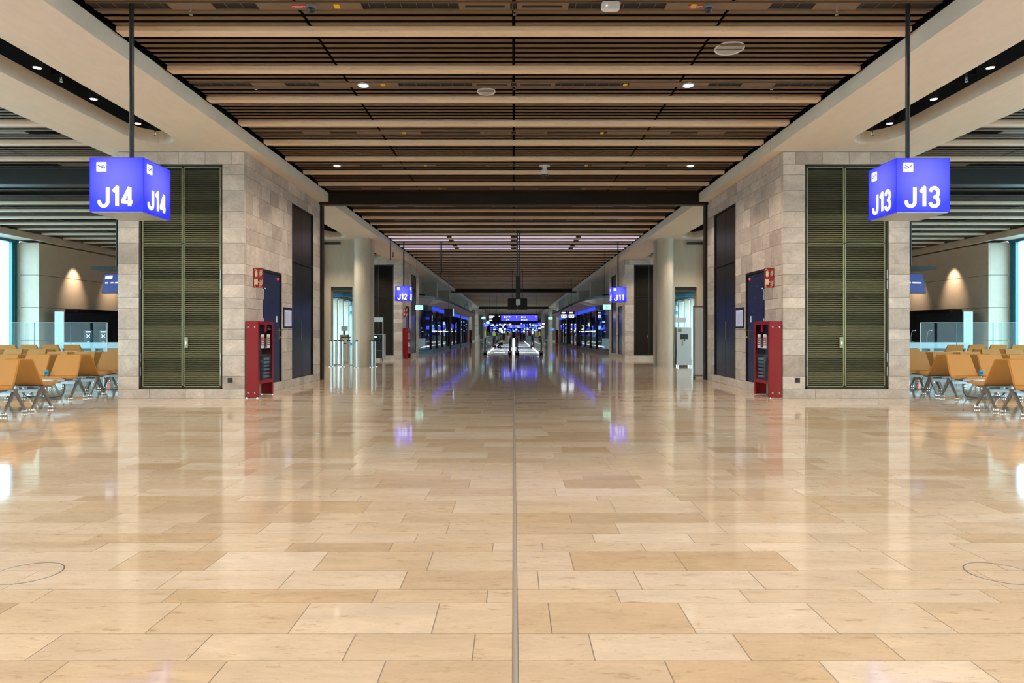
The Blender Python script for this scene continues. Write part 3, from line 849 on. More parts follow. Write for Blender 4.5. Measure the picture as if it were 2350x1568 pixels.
def fire_cabinet(s, xin, y0, label, far=False, W=.83, H_=1.46, D=.25):
    t_ = thing('fire_cabinet', label, 'fire cabinet', (s * xin, y0, 0), group=None)
    def X(d): return -s * d           # out from the wall
    a = .012
    # side panels and top
    MB().box(X(a), X(D - .02), 0, .02, .015, H_).obj('side_panel', 'red', t_, bevel=.004)
    MB().box(X(a), X(D - .02), W - .02, W, .015, H_).obj('side_panel', 'red', t_, bevel=.004)
    MB().box(X(a), X(D), 0, W, H_, H_ + .012).obj('top_panel', 'red', t_)
    MB().box(X(a), X(D), 0, .0, H_ - .0, H_)
    MB().box(X(a), X(.02), .02, W - .02, .28, H_).obj('back_panel', 'cloth_dark' if not far else 'red', t_)
    MB().box(X(.02), X(D - .03), .02, W - .02, .27, .29).obj('bottom_panel', 'red', t_)
    fr = MB()
    fr.box(X(D - .025), X(D), 0, .07, .015, H_).box(X(D - .025), X(D), W - .07, W, .015, H_)
    fr.box(X(D - .025), X(D), .07, W - .07, H_ - .05, H_).box(X(D - .025), X(D), .07, W - .07, .26, .33)
    df = fr.obj('door_frame', 'red', t_)
    MB().box(X(D - .015), X(D - .010), .07, W - .07, .33, H_ - .05).obj('glass_door', 'shopglass', t_)
    if not far:
        for (yy_, zz) in ((0, 0),):
            pass
        for px in (.06, .19):
            for pz in (.1, 1.36):
                MB().cyl((X(px), -.006, pz), (X(px), .0, pz), .013, n=14).obj('cover_cap', 'chrome', t_)
        for px in (.02, D - .02):
            for py in (.02, W - .02):
                MB().cyl((X(px), py, 0), (X(px), py, .015), .015, n=10).obj('foot', 'chrome', t_)
        sh = MB().box(X(.02), X(D - .03), .02, W - .02, .80, .815).obj('shelf', 'legmetal', t_)
        MB().box(X(.03), X(D - .05), W / 2 - .01, W / 2 + .01, .33, .8).obj('divider', 'steel', t_)
        MB().box(X(D - .008), X(D - .004), W / 2 - .05, W / 2 + .05, 1.27, 1.41).obj('key_box', 'red', t_)
        for q, yy in enumerate((.25, .57)):
            lb = MB().box(X(D - .008), X(D - .005), yy - .08, yy + .08, .95, 1.22).obj('instruction_label', 'white', t_)
            MB().box(X(D - .005), X(D - .003), yy - .07, yy + .07, 1.0, 1.17).obj('label_print', 'signred', lb)
            l2 = MB()
            for z_ in (1.03, 1.07, 1.11, 1.15): l2.box(X(D - .003), X(D - .002), yy - .05, yy + .05, z_ - .006, z_ + .012)
            l2.obj('label_writing', 'white', lb)
        # extinguisher behind the glass, and hose coil
        MB().lathe([(.0001, 0), (.062, 0), (.065, .02), (.065, .30), (.045, .36), (.02, .38), (.02, .41), (.0001, .41)], (X(.12), .25, .30), 16).obj('extinguisher', 'alu', t_, smooth=True)
        hc = MB()
        for q in range(6):
            hc.box(X(.04), X(D - .05), W / 2 + .04, W - .09, .36 + q * .07, .40 + q * .07)
        hc.obj('folded_hose', 'lightgrey', t_)
        MB().box(X(.03), X(D - .06), .12, .36, .82, 1.05).obj('hose_valve', 'steel', t_)
        MB().tube([(X(.1), .5 + .12 * math.cos(a_), 1.05 + .12 * math.sin(a_)) for a_ in [2 * PI * q / 20 for q in range(20)]], .018, 6).obj('hose_reel', 'bright_red', t_)
    return t_
fire_cabinet(-1, 5.13, 13.03, 'red metal fire cabinet with glass door at foot of the J14 pier')
fire_cabinet(1, 5.13, 13.03, 'red metal fire cabinet with glass door at foot of the J13 pier')
fire_cabinet(-1, 5.25, 32.3, 'far red fire cabinet at the pier beside the J12 sign')
fire_cabinet(-1, 5.0, 76.6, 'tiny distant red fire cabinet beyond the left shop', True, W=1.1, H_=1.55)
fire_cabinet(1, 5.0, 76.6, 'tiny distant red fire cabinet beyond the right shop', True, W=1.1, H_=1.55)

# ================================================================== GATE SIGNS
def face(parent, txt, cx, cy, ang, S, kind):
    """one printed face: placed at (cx, cy) with z-rotation ang; local x right, -y outwards"""
    e = glyph_mesh(txt, S * .675, S * .42)
    M4 = Matrix.Translation((cx, cy, 0)) @ Matrix.Rotation(ang, 4, 'Z')
    o = link('lettering', e, parent); o.matrix_local = M4 @ Matrix.Translation((-S * .355, -.002, -S / 2 + S * .062))
    ic = MB().rbox(0, S * .185, 0, S * .178, -.003, .0, S * .014)
    o = ic.obj('pictogram_panel', 'signwhite', parent); o.matrix_local = M4 @ Matrix.Translation((-S * .375, -.001, S / 2 - S * .26))
    k = S * .185
    pl = MB()
    pts = [(.14, .66), (.42, .50), (.62, .38), (.76, .36), (.86, .45)]
    flip = (lambda p: (1 - p[0], p[1])) if kind else (lambda p: p)
    stroke(pl, [tuple(c * k for c in flip(p)) for p in pts], k * .10, -.005, -.003)
    stroke(pl, [tuple(c * k for c in flip(p)) for p in [(.46, .50), (.62, .57), (.82, .68)]], k * .08, -.005, -.003)
    q = pl.obj('aircraft_symbol', 'signblue', o)
def gate_sign(txt, x, y, S, zc, ztop, label, flip=False):
    t_ = thing('gate_sign', label, 'sign', (x, y, zc))
    MB().rbox(-S / 2, S / 2, -S / 2, S / 2, -S / 2, S / 2, .006).obj('light_box', 'cube', t_, loc=(0, 0, 0))
    ef = MB(); h_ = S / 2 + .002; g_ = .006
    for p in (-1, 1):
        for q in (-1, 1):
            ef.box(p * h_, p * (h_ - g_), q * h_, q * (h_ - g_), -h_, h_)
            ef.box(-h_, h_, p * h_, p * (h_ - g_), q * h_, q * (h_ - g_)).box(p * h_, p * (h_ - g_), -h_, h_, q * h_, q * (h_ - g_))
    ef.obj('frame', 'edgeblue', t_)
    MB().box(-S / 2 + .012, S / 2 - .012, -S / 2 + .012, S / 2 - .012, -S / 2 - .012, -S / 2 - .001).obj('bottom_plate', 'alu', t_)
    MB().cyl((0, 0, S / 2), (0, 0, ztop - zc), .024, n=16).obj('pole', 'black_plastic', t_)
    MB().cyl((0, 0, S / 2), (0, 0, S / 2 + .03), .05, n=16).obj('pole_flange', 'cable', t_)
    face(t_, txt, 0, -S / 2, 0, S, flip)
    face(t_, txt, S / 2, 0, PI / 2, S, True)
    face(t_, txt, -S / 2, 0, -PI / 2, S, True)
    face(t_, txt, 0, S / 2, PI, S, flip)
gate_sign('J14', -4.31, 7.70, .58, CH + 1.61, 5.5, 'blue illuminated cube sign reading J14 hanging from black pole')
gate_sign('J13', 4.455, 7.72, .58, CH + 1.61, 5.5, 'blue illuminated cube sign reading J13 hanging from black pole', True)
gate_sign('J12', -4.40, 27.3, .58, CH + 1.56, 5.2, 'blue illuminated cube sign reading J12 on thin black pole')
gate_sign('J11', 4.17, 27.3, .58, CH + 1.52, 5.2, 'blue illuminated cube sign reading J11 on thin black pole')
gate_sign('J10', -4.42, 107, .6, CH + 1.27, 5.2, 'tiny distant blue cube sign at far left side of the hall')
gate_sign('J9', 4.1, 107, .6, CH + 1.3, 5.2, 'tiny distant blue cube sign at far right side of the hall')

# ================================================================== CEILING DEVICES
def disc_light(x, y, label):
    t_ = thing('downlight', label, 'light', (x, y, ZS - .01), group=None)
    MB().cyl((0, 0, 0), (0, 0, .02), .085, n=20).obj('rim', 'white', t_)
    MB().cyl((0, 0, -.004), (0, 0, 0), .07, n=20).obj('lens', 'lamp', t_)
grp_n = {}
for (x, yc, lb) in ((-2.24, 10.17, 'round white downlight on left in the second service channel'), (2.60, 10.17, 'round white downlight on right in the second service channel'),
                    (-4.33, 13.84 - .61 + .0, 'round white ceiling downlight by the left soffit edge'), (4.3, 13.23, 'round white ceiling downlight by the right soffit edge'),
                    (-3.9, 15.07, 'small ceiling downlight far left in the fourth service channel'), (3.9, 15.07, 'small ceiling downlight far right in the fourth service channel')):
    disc_light(x, yc, lb)
for i, (x, yc) in enumerate(((-2.0, 7.72), (2.03, 7.72), (-1.95, 10.17), (1.66, 10.17), (-2.03, 12.62), (1.63, 12.62), (-1.95, 15.07), (1.6, 15.07), (-1.9, 17.52), (1.8, 17.52))):
    MB().box(-.03, .03, -.045, .045, -.002, .008).obj('yellow_tag', 'yellow', None, loc=(x, yc, ZS),
        label='small yellow marker tag on the ceiling, %s side of service channel %s' % ('left' if x < 0 else 'right', ['one nearest the camera', 'two', 'three', 'four', 'five'][i // 2]), category='tag')
for s in (-1, 1):
    x = -2.43 if s < 0 else 2.03 + .0
    x = -2.43 if s < 0 else 2.06
    t_ = thing('ceiling_label', 'red warning label with white print by the %s dome camera' % ('left' if s < 0 else 'right'), 'label', (x, 7.72, ZS - .002))
    MB().box(-.09, .09, -.02, .02, 0, .01).obj('plate', 'bright_red', t_)
    q = MB()
    for k in range(9): q.box(-.075 + k * .017, -.064 + k * .017, -.014, -.003, -.002, 0)
    for k in range(5): q.box(-.045 + k * .018, -.034 + k * .018, .003, .013, -.002, 0)
    q.obj('print', 'white', t_)
    x2 = -2.29 if s < 0 else 2.2
    t_ = thing('dome_camera', 'black dome camera beside the %s red ceiling label' % ('left' if s < 0 else 'right'), 'camera', (x2, 7.72, ZS))
    MB().lathe([(.0001, .01), (.06, .01), (.062, -.01), (.055, -.025), (.0001, -.03)], (0, 0, 0)).obj('housing', 'cloth_grey', t_, smooth=True)
    MB().ball((0, 0, -.03), .045, 1.0).obj('dome', 'black_plastic', t_, smooth=True)
# yellow tag of the right label sits left of it
t_ = thing('access_point', 'white rounded wireless access point under the ceiling near top edge', 'access point', (1.08, 7.62, ZS - .05))
MB().rbox(-.105, .105, -.045, .055, -.03, .03, .035).obj('housing', 'white', t_, bevel=.008, smooth=True)
MB().box(-.02, .12, -.01, .05, .04, .09).obj('bracket', 'legmetal', t_)
MB().ball((-.045, -.034, .0), .006).obj('status_lamp', 'lamp', t_)
t_ = thing('dome_camera', 'white hanging dome camera below the ceiling slats at centre', 'camera', (.68, 15.07, ZS - .28))
MB().lathe([(.0001, .28), (.12, .28), (.12, .265), (.045, .26), (.045, .2), (.08, .18), (.09, .15), (.09, .08), (.0001, .08)], (0, 0, 0)).obj('housing', 'white', t_, smooth=True)
MB().ball((0, 0, .075), .078, 1.0).obj('dome', 'black_plastic', t_, smooth=True)
for i, (x, yc, wd) in enumerate(((2.8, 8.86, .19), (-.42, 10.45, .14))):
    mb = MB()
    mb.lathe([(wd - .012, .012), (wd, .012), (wd, 0), (wd - .012, 0), (wd - .012, .012)], (0, 0, 0), 32)
    mb.obj('ceiling_speaker', 'white', None, smooth=True, loc=(x, yc, ZS - .004), rot=(-.06, 0, 0), label='thin white shallow %s dish in the slats, %s' % (('round speaker', 'right of centre by the second beam') if i == 0 else ('speaker', 'just left of the centre line')), category='speaker')
def sprinkler(x, y, z, label, rod=0.0):
    t_ = thing('sprinkler', label, 'sprinkler', (x, y, z), group='sprinkler heads under the ceiling')
    if rod: MB().cyl((0, 0, .03), (0, 0, rod), .012, n=8).obj('rod', 'cable', t_)
    MB().cyl((0, 0, 0), (0, 0, .04), .012, n=8).box(-.016, -.011, -.006, .006, -.03, 0).box(.011, .016, -.006, .006, -.03, 0).cyl((0, 0, -.035), (0, 0, -.03), .022, n=12).obj('head', 'chrome', t_)
for s in (-1, 1):
    sdn = 'left' if s < 0 else 'right'
    sprinkler(s * 3.68, 7.78, ZS - .03, 'small chrome sprinkler near the %s end of the nearest service channel' % sdn)
    sprinkler(s * 3.84, 10.17, ZS - .03, 'small chrome sprinkler in the second channel near the %s soffit' % sdn)
    sprinkler(s * 3.75, 12.62, ZS - .03, 'small chrome sprinkler in the third channel near the %s soffit' % sdn)
    sprinkler(s * 6.2, 9.35, Z0 + .02, 'sprinkler on black rod in the %s soffit slot, nearer one' % sdn, .5)
    sprinkler(s * 6.25, 11.9, Z0 + .02, 'sprinkler on black rod in the %s soffit slot, by the rounded end' % sdn, .5)
sprinkler(0.01, 7.78, ZS - .03, 'small chrome sprinkler on the centre line of the nearest channel')
sprinkler(0.01, 10.17, ZS - .03, 'small chrome sprinkler on the centre line of the second channel')
for s in (-1, 1):
    sdn = 'left' if s < 0 else 'right'
    for i, yy in enumerate((9.17, 10.4, 11.62)):
        t_ = thing('spotlight', 'black cylinder downlight in the %s soffit slot, %s' % (sdn, ('nearest the camera', 'middle one', 'by the rounded end')[i]), 'light', (s * 6.4, yy, CH + 3.56), group=None)
        MB().lathe([(.045, 0), (.06, 0), (.062, .14), (.0001, .14)], (0, 0, 0)).obj('housing', 'black_plastic', t_)
        MB().cyl((0, 0, -.003), (0, 0, -.0005), .05, n=20).obj('lens', 'lamp', t_)
        MB().cyl((0, 0, .14), (0, 0, .5), .012, n=8).obj('stem', 'black_plastic', t_)
    for i, yy in enumerate((22.3, 29.5)):
        t_ = thing('spotlight', 'far black downlight in the %s soffit, %s' % (sdn, ('before the round column', 'behind the round column')[i]), 'light', (s * 6.4, yy, CH + 3.50))
        MB().lathe([(.045, 0), (.06, 0), (.062, .14), (.0001, .14)], (0, 0, 0)).obj('housing', 'black_plastic', t_)
        MB().cyl((0, 0, -.003), (0, 0, -.0005), .05, n=20).obj('lens', 'lamp', t_)
        MB().cyl((0, 0, .14), (0, 0, .5), .012, n=8).obj('stem', 'black_plastic', t_)
# linear lights in the second bay
for i, yy in enumerate((25.9, 26.8, 28.5, 29.4)):
    t_ = thing('linear_light', 'pale lilac ceiling light strip above the J12 sign, ' + ('nearest', 'second', 'third', 'farthest')[i] + ' of four', 'light', (0, yy, ZB - .035))
    for (a, b2) in ((-4.75, -2.55), (-2.35, -.12), (.12, 2.35), (2.55, 4.75)):
        MB().box(a, b2, -.09, .09, 0, .03).obj('diffuser', 'strip', t_)

# ================================================================== COLUMNS AND PORTAL WALLS BY THE DOORWAYS
for s in (-1, 1):
    sd = 'left' if s < 0 else 'right'
    mb = MB().lathe([(.295, 0), (.295, 4.7)], (0, 0, 0), 48)
    mb.obj('concrete_column', 'concrete_grey', None, smooth=True, loc=(s * 5.57, 25.1, 0), label='round grey concrete column beside the %s doorway' % sd, category='column')
    # wall with door opening
    mb = MB()
    xa, xb, xc, xd = 5.3, 6.05, 6.86, 7.75
    mb.box(s * xa, s * xb, 25.62, 25.95, 0, 4.7).box(s * xc, s * xd, 25.62, 25.95, 0, 4.7).box(s * (xb - .0), s * (xc + .0), 25.62, 25.95, CH + 1.72, 4.7)
    wl = struct('wall_doorway_' + sd, mb, 'concrete_grey')
    MB().box(s * (xb + .0), s * xc, 25.66, 25.9, CH + 1.60, CH + 1.72).obj('door_header', 'darkmetal', wl)
    MB().box(s * 6.5, s * 7.5, 25.55, 25.62, 4.56, 4.64).obj('head_trim', 'darkmetal', wl)
    # short round pilaster at the outer side
    mb = MB().lathe([(.29, 0), (.29, 4.7)], (0, 0, 0), 40)
    mb.obj('concrete_column', 'concrete_grey', None, smooth=True, loc=(s * 7.45, 25.5, 0), label='round concrete column partly hidden behind the %s pier' % sd, category='column')

# ================================================================== BENCHES
def bench_proto():
    """returns meshes shared by every bench"""
    D = {}
    # backrest, local: facing -y row; top at y=-.13 bottom y=-.32
    b1 = MB()
    def sheet(mb, rows, th):
        # rows: (halfwidth, y, z); builds a closed thick curved sheet
        n = len(rows); vs = []
        for i, (hw, yy, zz) in enumerate(rows):
            a = rows[max(i - 1, 0)]; c = rows[min(i + 1, n - 1)]
            dy, dz = c[1] - a[1], c[2] - a[2]; l = math.hypot(dy, dz)
            ny, nz = -dz / l * th / 2, dy / l * th / 2
            vs += [(-hw, yy + ny, zz + nz), (hw, yy + ny, zz + nz), (hw, yy - ny, zz - nz), (-hw, yy - ny, zz - nz)]
        fs = []
        for i in range(n - 1):
            p, q = i * 4, (i + 1) * 4
            for j in range(4): fs.append((p + j, p + (j + 1) % 4, q + (j + 1) % 4, q + j))
        fs += [(3, 2, 1, 0), tuple((n - 1) * 4 + j for j in range(4))]
        mb.poly(vs, fs)
    sheet(b1, [(.262, -.335, .43), (.262, -.318, .455), (.25, -.27, .55), (.236, -.19, .73), (.225, -.14, .83)], .035)
    D['back'] = b1.mesh('backrest', 'leather', smooth=True, bevel=.008)
    p1 = MB()
    sheet(p1, [(.262, -.33, .43), (.265, -.37, .405), (.268, -.45, .40), (.268, -.62, .415), (.262, -.73, .43), (.258, -.765, .42), (.255, -.775, .40)], .032)
    D['seat'] = p1.mesh('seat', 'leather', smooth=True, bevel=.006)
    u = MB().box(-.2, .2, -.6, -.36, .36, .385).box(-.03, .03, -.64, -.3, .33, .37)
    D['bracket'] = u.mesh('seat_bracket', 'legmetal')
    lg = MB()
    for q in (-1, 1):
        lg.poly([(-.022, -.3 - .03, .36), (.022, -.3 - .03, .36), (.022, -.3 + .03, .36), (-.022, -.3 + .03, .36),
                 (-.012, -.3 + q * .22 - .013, .05), (.012, -.3 + q * .22 - .013, .05), (.012, -.3 + q * .22 + .013, .05), (-.012, -.3 + q * .22 + .013, .05)],
                [(0, 1, 2, 3), (7, 6, 5, 4), (0, 4, 5, 1), (1, 5, 6, 2), (2, 6, 7, 3), (3, 7, 4, 0)])
    lg.cyl((-.025, -.3, .355), (.025, -.3, .355), .035, n=14)
    lg.box(-.016, .016, -.34, -.24, .35, .385)
    D['leg'] = lg.mesh('leg', 'legmetal', smooth=True)
    ft = MB()
    for q in (-1, 1):
        for e in (-.02, .02): ft.ball((e, -.3 + q * .22, .026), .026, n=12)
    D['foot'] = ft.mesh('feet', 'chrome', smooth=True)
    sk = MB().rbox(-.03, .03, -.05, .05, -.02, .02, .008)
    D['socket'] = sk.mesh('socket_box', 'skyblue')
    D['socket_face'] = MB().box(-.02, .02, -.024, -.02, -.035, .02).mesh('socket_face', 'black_plastic')
    return D
BP = bench_proto()
def bench(s, x_in, y, n, label, double=True, dz=0.0, cable=False, hi=True):
    """x_in: |x| of the end nearest the hall"""
    t_ = thing('bench', label, 'bench', (s * x_in, y, 0), group=None)
    pitch = .60
    rows = (0, 1) if double else (1,)
    for r_ in rows:
        rz = 0 if r_ == 0 else PI
        for k in range(n):
            x = s * (pitch * (k + .5) - .02)
            link('backrest', BP['back'], t_, (x, 0, dz), (0, 0, rz))
            link('seat', BP['seat'], t_, (x, 0, 0), (0, 0, rz))
            if hi: link('seat_bracket', BP['bracket'], t_, (x, 0, 0), (0, 0, rz))
        lx = [0.0 + .02, pitch * 1.0 * (n if n < 3 else 2), pitch * n] if n >= 3 else [.02, pitch * n]
        for q, x in enumerate(sorted(set(lx))):
            l_ = link('leg', BP['leg'], t_, (s * x, 0, 0), (0, 0, rz))
            link('feet', BP['foot'], l_)
        yb = -.3 if r_ == 0 else .3
        MB().box(0, s * pitch * n, yb - .03, yb + .03, .285, .345).obj('beam', 'legmetal', t_, bevel=.006)
    if hi:
        for k in range(1, n):
            sb = link('socket_box', BP['socket'], t_, (s * (pitch * k - .02), -.36, .50))
            link('socket_face', BP['socket_face'], sb)
    if cable:
        MB().tube([(s * .35, -.2, .3), (s * .36, -.2, .1), (s * .42, -.2, .03), (s * .6, -.2, .012), (s * .9, -.1, .012), (s * 1.3, .0, .012)], .008, 6).obj('cable', 'cable', t_)
    return t_
BL = [(7.62, 10.75, 3, True, 0, True, 'front bench of tan leather seats at the %s frame edge'),
      (8.24, 13.25, 4, True, 0, True, 'second tan leather bench from the front in the %s lounge'),
      (7.93, 15.15, 4, True, 0, True, 'third tan leather bench partly behind the pier in the %s lounge'),
      (11.75, 17.4, 3, True, 0, False, 'fourth-row tan bench nearer the windows in the %s lounge'),
      (8.55, 17.4, 3, True, 0, False, 'fourth-row tan bench mostly hidden behind the %s pier'),
      (12.05, 18.9, 4, False, .085, False, 'rearmost high-backed tan bench by the glass screen in the %s lounge'),
      (9.0, 18.9, 3, False, .085, False, 'rearmost high-backed tan bench hidden behind the %s pier')]
for s in (-1, 1):
    for (x_, y_, n_, d_, dz_, hi_, lb) in BL:
        bench(s, x_, y_, n_, lb % ('left' if s < 0 else 'right'), d_, dz_, hi_, hi_)

# ================================================================== GATE AREA FURNITURE
for s in (-1, 1):
    sd = 'left' if s < 0 else 'right'
    t_ = thing('glass_screen', 'clear frameless glass screen behind the benches in the %s lounge' % sd, 'screen', (s * 13.1, 22.0, 0))
    for k in range(4):
        pn = MB().box(s * (k * 1.17 + .01), s * (k * 1.17 + 1.16), -.006, .006, .05, 1.575).obj('glass_panel', 'glass', t_)
        MB().box(s * (k * 1.17 + .008), s * (k * 1.17 + 1.162), -.008, .008, 1.575, 1.585).obj('top_edge', 'white', pn)
        MB().box(s * (k * 1.17 - .006), s * (k * 1.17 + .008), -.01, .01, .0, 1.58).obj('edge_strip', 'teal' if k else 'white', t_)
    MB().box(0, s * 4.7, -.03, .03, 0, .06).obj('base_rail', 'alu', t_)
    # tall cabinet against the outer wall
    t_ = thing('gate_cabinet', 'tall black cabinet with pale end panel against the %s outer wall' % sd, 'cabinet', (s * 17.0, 25.8, 0))
    MB().box(s * .0, s * .35, 0.0, .06, 0, 2.05).obj('end_panel', 'lightgrey', t_)
    MB().box(s * .0, s * .35, .06, 7.0, 0, 2.04).obj('carcass', 'cloth_dark', t_)
    for k in range(7): MB().box(-s * .012, s * .0, .07 + k * .98, 1.04 + k * .98, .05, 2.03).obj('door', 'panel', t_)
    MB().box(s * .3, s * .79, 1.3, 7.0, 2.05, 2.2).obj('top_channel', 'darkmetal', t_)
    # counter
    t_ = thing('gate_desk', 'pale grey gate desk behind the glass screen in the %s lounge' % sd, 'desk', (s * 14.0, 23.4, 0))
    mb = MB().rbox(-1.45, 1.45, .72, .92, -.3, .3, .07); mb.obj('desk_top', 'lightgrey', t_, bevel=.004)
    for x_ in (-1.4, -.3, .1, 1.3): MB().box(x_, x_ + .12, -.28, .28, 0, .73).obj('leg_panel', 'lightgrey', t_)
    MB().box(-1.3, 1.35, -.2, .2, .02, .70).obj('modesty_panel', 'panel', t_)
    if s < 0:
        for q, xx in enumerate((-14.48, -13.97)):
            m_ = thing('kiosk_screen', 'narrow upright screen with white cross on the left gate desk, ' + ('left' if q == 0 else 'right') + ' one', 'screen', (xx, 23.25, .92), rz=.25)
            MB().box(-.11, .11, -.02, .02, .03, .42).obj('housing', 'skyblue', m_)
            sc1 = MB().box(-.10, .10, -.024, -.02, .04, .41).obj('display', 'cloth_dark', m_)
            x_ = MB(); stroke(x_, [(-.05, .17), (.05, .27)], .02, -.027, -.024); stroke(x_, [(-.05, .27), (.05, .17)], .02, -.027, -.024)
            x_.box(-.08, .08, -.027, -.024, .34, .38); x_.obj('display_mark', 'signwhite', sc1)
            MB().box(-.03, .03, -.03, .03, 0, .03).obj('stand', 'alu', m_)
    else:
        for q, xx in enumerate((13.55, 14.1)):
            m_ = thing('microphone', 'gooseneck microphone on the right gate desk, ' + ('left' if q == 0 else 'right') + ' one', 'microphone', (xx, 23.3, .92))
            MB().box(-.07, .07, -.06, .06, 0, .025).obj('base', 'black_plastic', m_)
            MB().tube([(0, 0, .02), (0, 0, .2), (.03, 0, .34), (.08, 0, .41), (.13, 0, .41)], .008, 6).obj('gooseneck', 'legmetal', m_)
            MB().ball((.15, 0, .41), .025).obj('head', 'alu', m_)
        m_ = thing('office_chair', 'black office chair behind the right gate desk', 'chair', (12.85, 24.2, 0))
        MB().rbox(-.22, .22, .55, 1.0, -.03, .03, .08).obj('backrest', 'black_plastic', m_)
        MB().box(-.23, .23, -.48, -.05, .45, .52).obj('seat', 'black_plastic', m_)
        MB().cyl((0, -.25, .08), (0, -.25, .45), .03).obj('column', 'legmetal', m_)
        bs = MB()
        for q in range(5): bs.cyl((0, -.25, .1), (.28 * math.cos(q * 1.257), -.25 + .28 * math.sin(q * 1.257), .04), .02, .015, 8).ball((.28 * math.cos(q * 1.257), -.25 + .28 * math.sin(q * 1.257), .03), .03)
        bs.obj('base', 'black_plastic', m_)
    # red indicator near the desk
    rl = thing('led_marker', 'glowing red light strip under the %s gate desk' % sd, 'light', (s * 13.55, 22.85, .35))
    MB().box(-.012, .012, -.01, .01, 0, .28).obj('strip', 'redled', rl)
    MB().box(-.02, .02, .01, .02, -.35, .30).obj('mount', 'black_plastic', rl)
    # hanging display bar in the lounge
    t_ = thing('hanging_display', 'dark hanging display with blue screen at the %s pier edge' % sd, 'display', (s * 9.35, 16.0, 2.15))
    MB().box(-.42, .42, -.22, .22, .56, .64).obj('canopy', 'darkmetal', t_, bevel=.005)
    MB().cyl((-s * .05, 0, .64), (-s * .05, 0, 3.3), .022, n=12).obj('pole', 'cable', t_)
    sc2 = MB().box(-.35, .35, -.03, .03, .02, .5).obj('screen_housing', 'black_plastic', t_, loc=(-s * .05, -.1, 0), rot=(-.2, 0, s * .25))
    MB().box(-.33, .33, -.034, -.03, .04, .48).obj('display', 'screenblue', sc2)
    MB().box(-.30, -.1, -.037, -.034, .36, .44).box(-.28, -.2, -.037, -.034, .25, .28).box(-.12, -.05, -.037, -.034, .25, .28).box(.0, .25, -.037, -.034, .25, .28).obj('display_text', 'signwhite', sc2)

# ================================================================== LEFT DOORWAY: posts, lecterns; RIGHT: kiosk, board
def barrier_post(x, y, label, h=.98, grp=None):
    t_ = thing('barrier_post', label, 'post', (x, y, 0))
    MB().lathe([(.0001, 0), (.115, 0), (.115, .012), (.05, .03), (.0001, .03)], (0, 0, 0), 24).obj('base', 'chrome', t_, smooth=True)
    MB().cyl((0, 0, .03), (0, 0, h - .05), .032, n=16).obj('post', 'alu', t_, smooth=True)
    MB().cyl((0, 0, h - .05), (0, 0, h), .036, n=16).obj('cap', 'black_plastic', t_)
    MB().box(-.09, -.03, -.02, .02, h - .05, h - .01).obj('belt_cassette', 'black_plastic', t_)
for i, (px, yy, lb) in enumerate(((761, 25.1, 'leftmost pale barrier post in front of the left doorway'), (771, 26.4, 'thin dark-edged barrier post second in the left doorway'), (781, 26.7, 'slim grey barrier post third in the left doorway'),
                             (787, 25.1, 'pale barrier post in the middle of the left doorway'), (802, 26.35, 'grey barrier post at the right side of the left doorway'), (819, 24.45, 'pale barrier post in front of the left round column'),
                             (854, 24.9, 'slim barrier post left of the black gate stand'), (861, 25.25, 'barrier post touching the black gate stand'))):
    barrier_post((px - 1179) / 1567 * yy, yy, lb)
t_ = thing('gate_stand', 'black trolley stand with pale sign on a post before the far left pier', 'stand', (-6.12, 30.6, 0))
MB().box(-.26, .26, -.2, .2, .1, .85).obj('cabinet', 'black_plastic', t_)
MB().box(-.26, .26, -.205, -.2, .46, .47).obj('drawer_line', 'legmetal', t_)
fr = MB().box(-.30, -.27, -.2, .2, .85, 1.17).box(.27, .34, -.22, .22, .08, 1.17).box(-.30, .34, -.22, .22, 1.17, 1.2)
fr.obj('frame', 'alu', t_)
MB().box(.24, .27, -.02, .02, 1.2, 1.75).obj('sign_post', 'white', t_)
MB().box(-.26, .27, -.03, .03, 1.74, 1.94).obj('sign_board', 'lightgrey', t_)
MB().box(-.12, 0, -.1, -.09, 1.02, 1.1).obj('screen_glow', 'ledcyan', t_)
for q in (-1, 1):
    for p in (-1, 1): MB().cyl((q * .2, p * .15, 0), (q * .2, p * .15, .1), .02, n=8).obj('castor', 'black_plastic', t_)
t_ = thing('boarding_stand', 'beige narrow stand with slot seen through the left doorway', 'stand', (-7.0, 28.5, 0))
MB().box(-.12, .12, -.15, .15, .02, 1.05).obj('body', 'wood', t_, bevel=.01)
MB().rbox(-.05, .05, .78, .82, -.156, -.15, .018).obj('slot', 'black_plastic', t_)
MB().box(-.16, .16, -.18, .18, 1.05, 1.08).obj('top', 'darkmetal', t_)
t_ = thing('info_stand', 'small white sign on a wooden stand beyond the left doorway', 'stand', (-8.8, 35.5, 0))
MB().box(-.2, .2, -.15, .15, 0, 1.15).obj('body', 'wood', t_)
MB().cyl((0, 0, 1.15), (0, 0, 1.35), .03).obj('post', 'black_plastic', t_)
MB().box(-.16, .16, -.02, .02, 1.35, 1.6).obj('sign_board', 'white', t_)
t_ = thing('self_service_kiosk', 'pale grey-blue self-service kiosk with small screen in the right doorway', 'kiosk', (6.23, 25.15, 0))
MB().box(-.26, .27, -.16, .16, .07, 1.45).obj('body', 'lightgrey', t_, bevel=.008)
MB().box(-.27, .28, -.18, .18, .07, .28).obj('plinth', 'lightgrey', t_)
MB().box(-.14, .14, -.168, -.16, 1.02, 1.2).obj('screen', 'black_plastic', t_)
MB().box(-.22, -.09, -.166, -.16, 1.27, 1.4).obj('pictogram', 'cloth_grey', t_)
MB().box(-.04, .04, -.22, -.16, .78, .95).obj('card_reader', 'lightgrey', t_)
MB().box(-.03, .03, -.225, -.22, .95, 1.01).obj('reader_slot', 'black_plastic', t_)
for q in (-1, 1):
    for p in (-.12, .12): MB().cyl((q * .22, p, 0), (q * .22, p, .07), .02, n=8).obj('foot', 'chrome', t_)
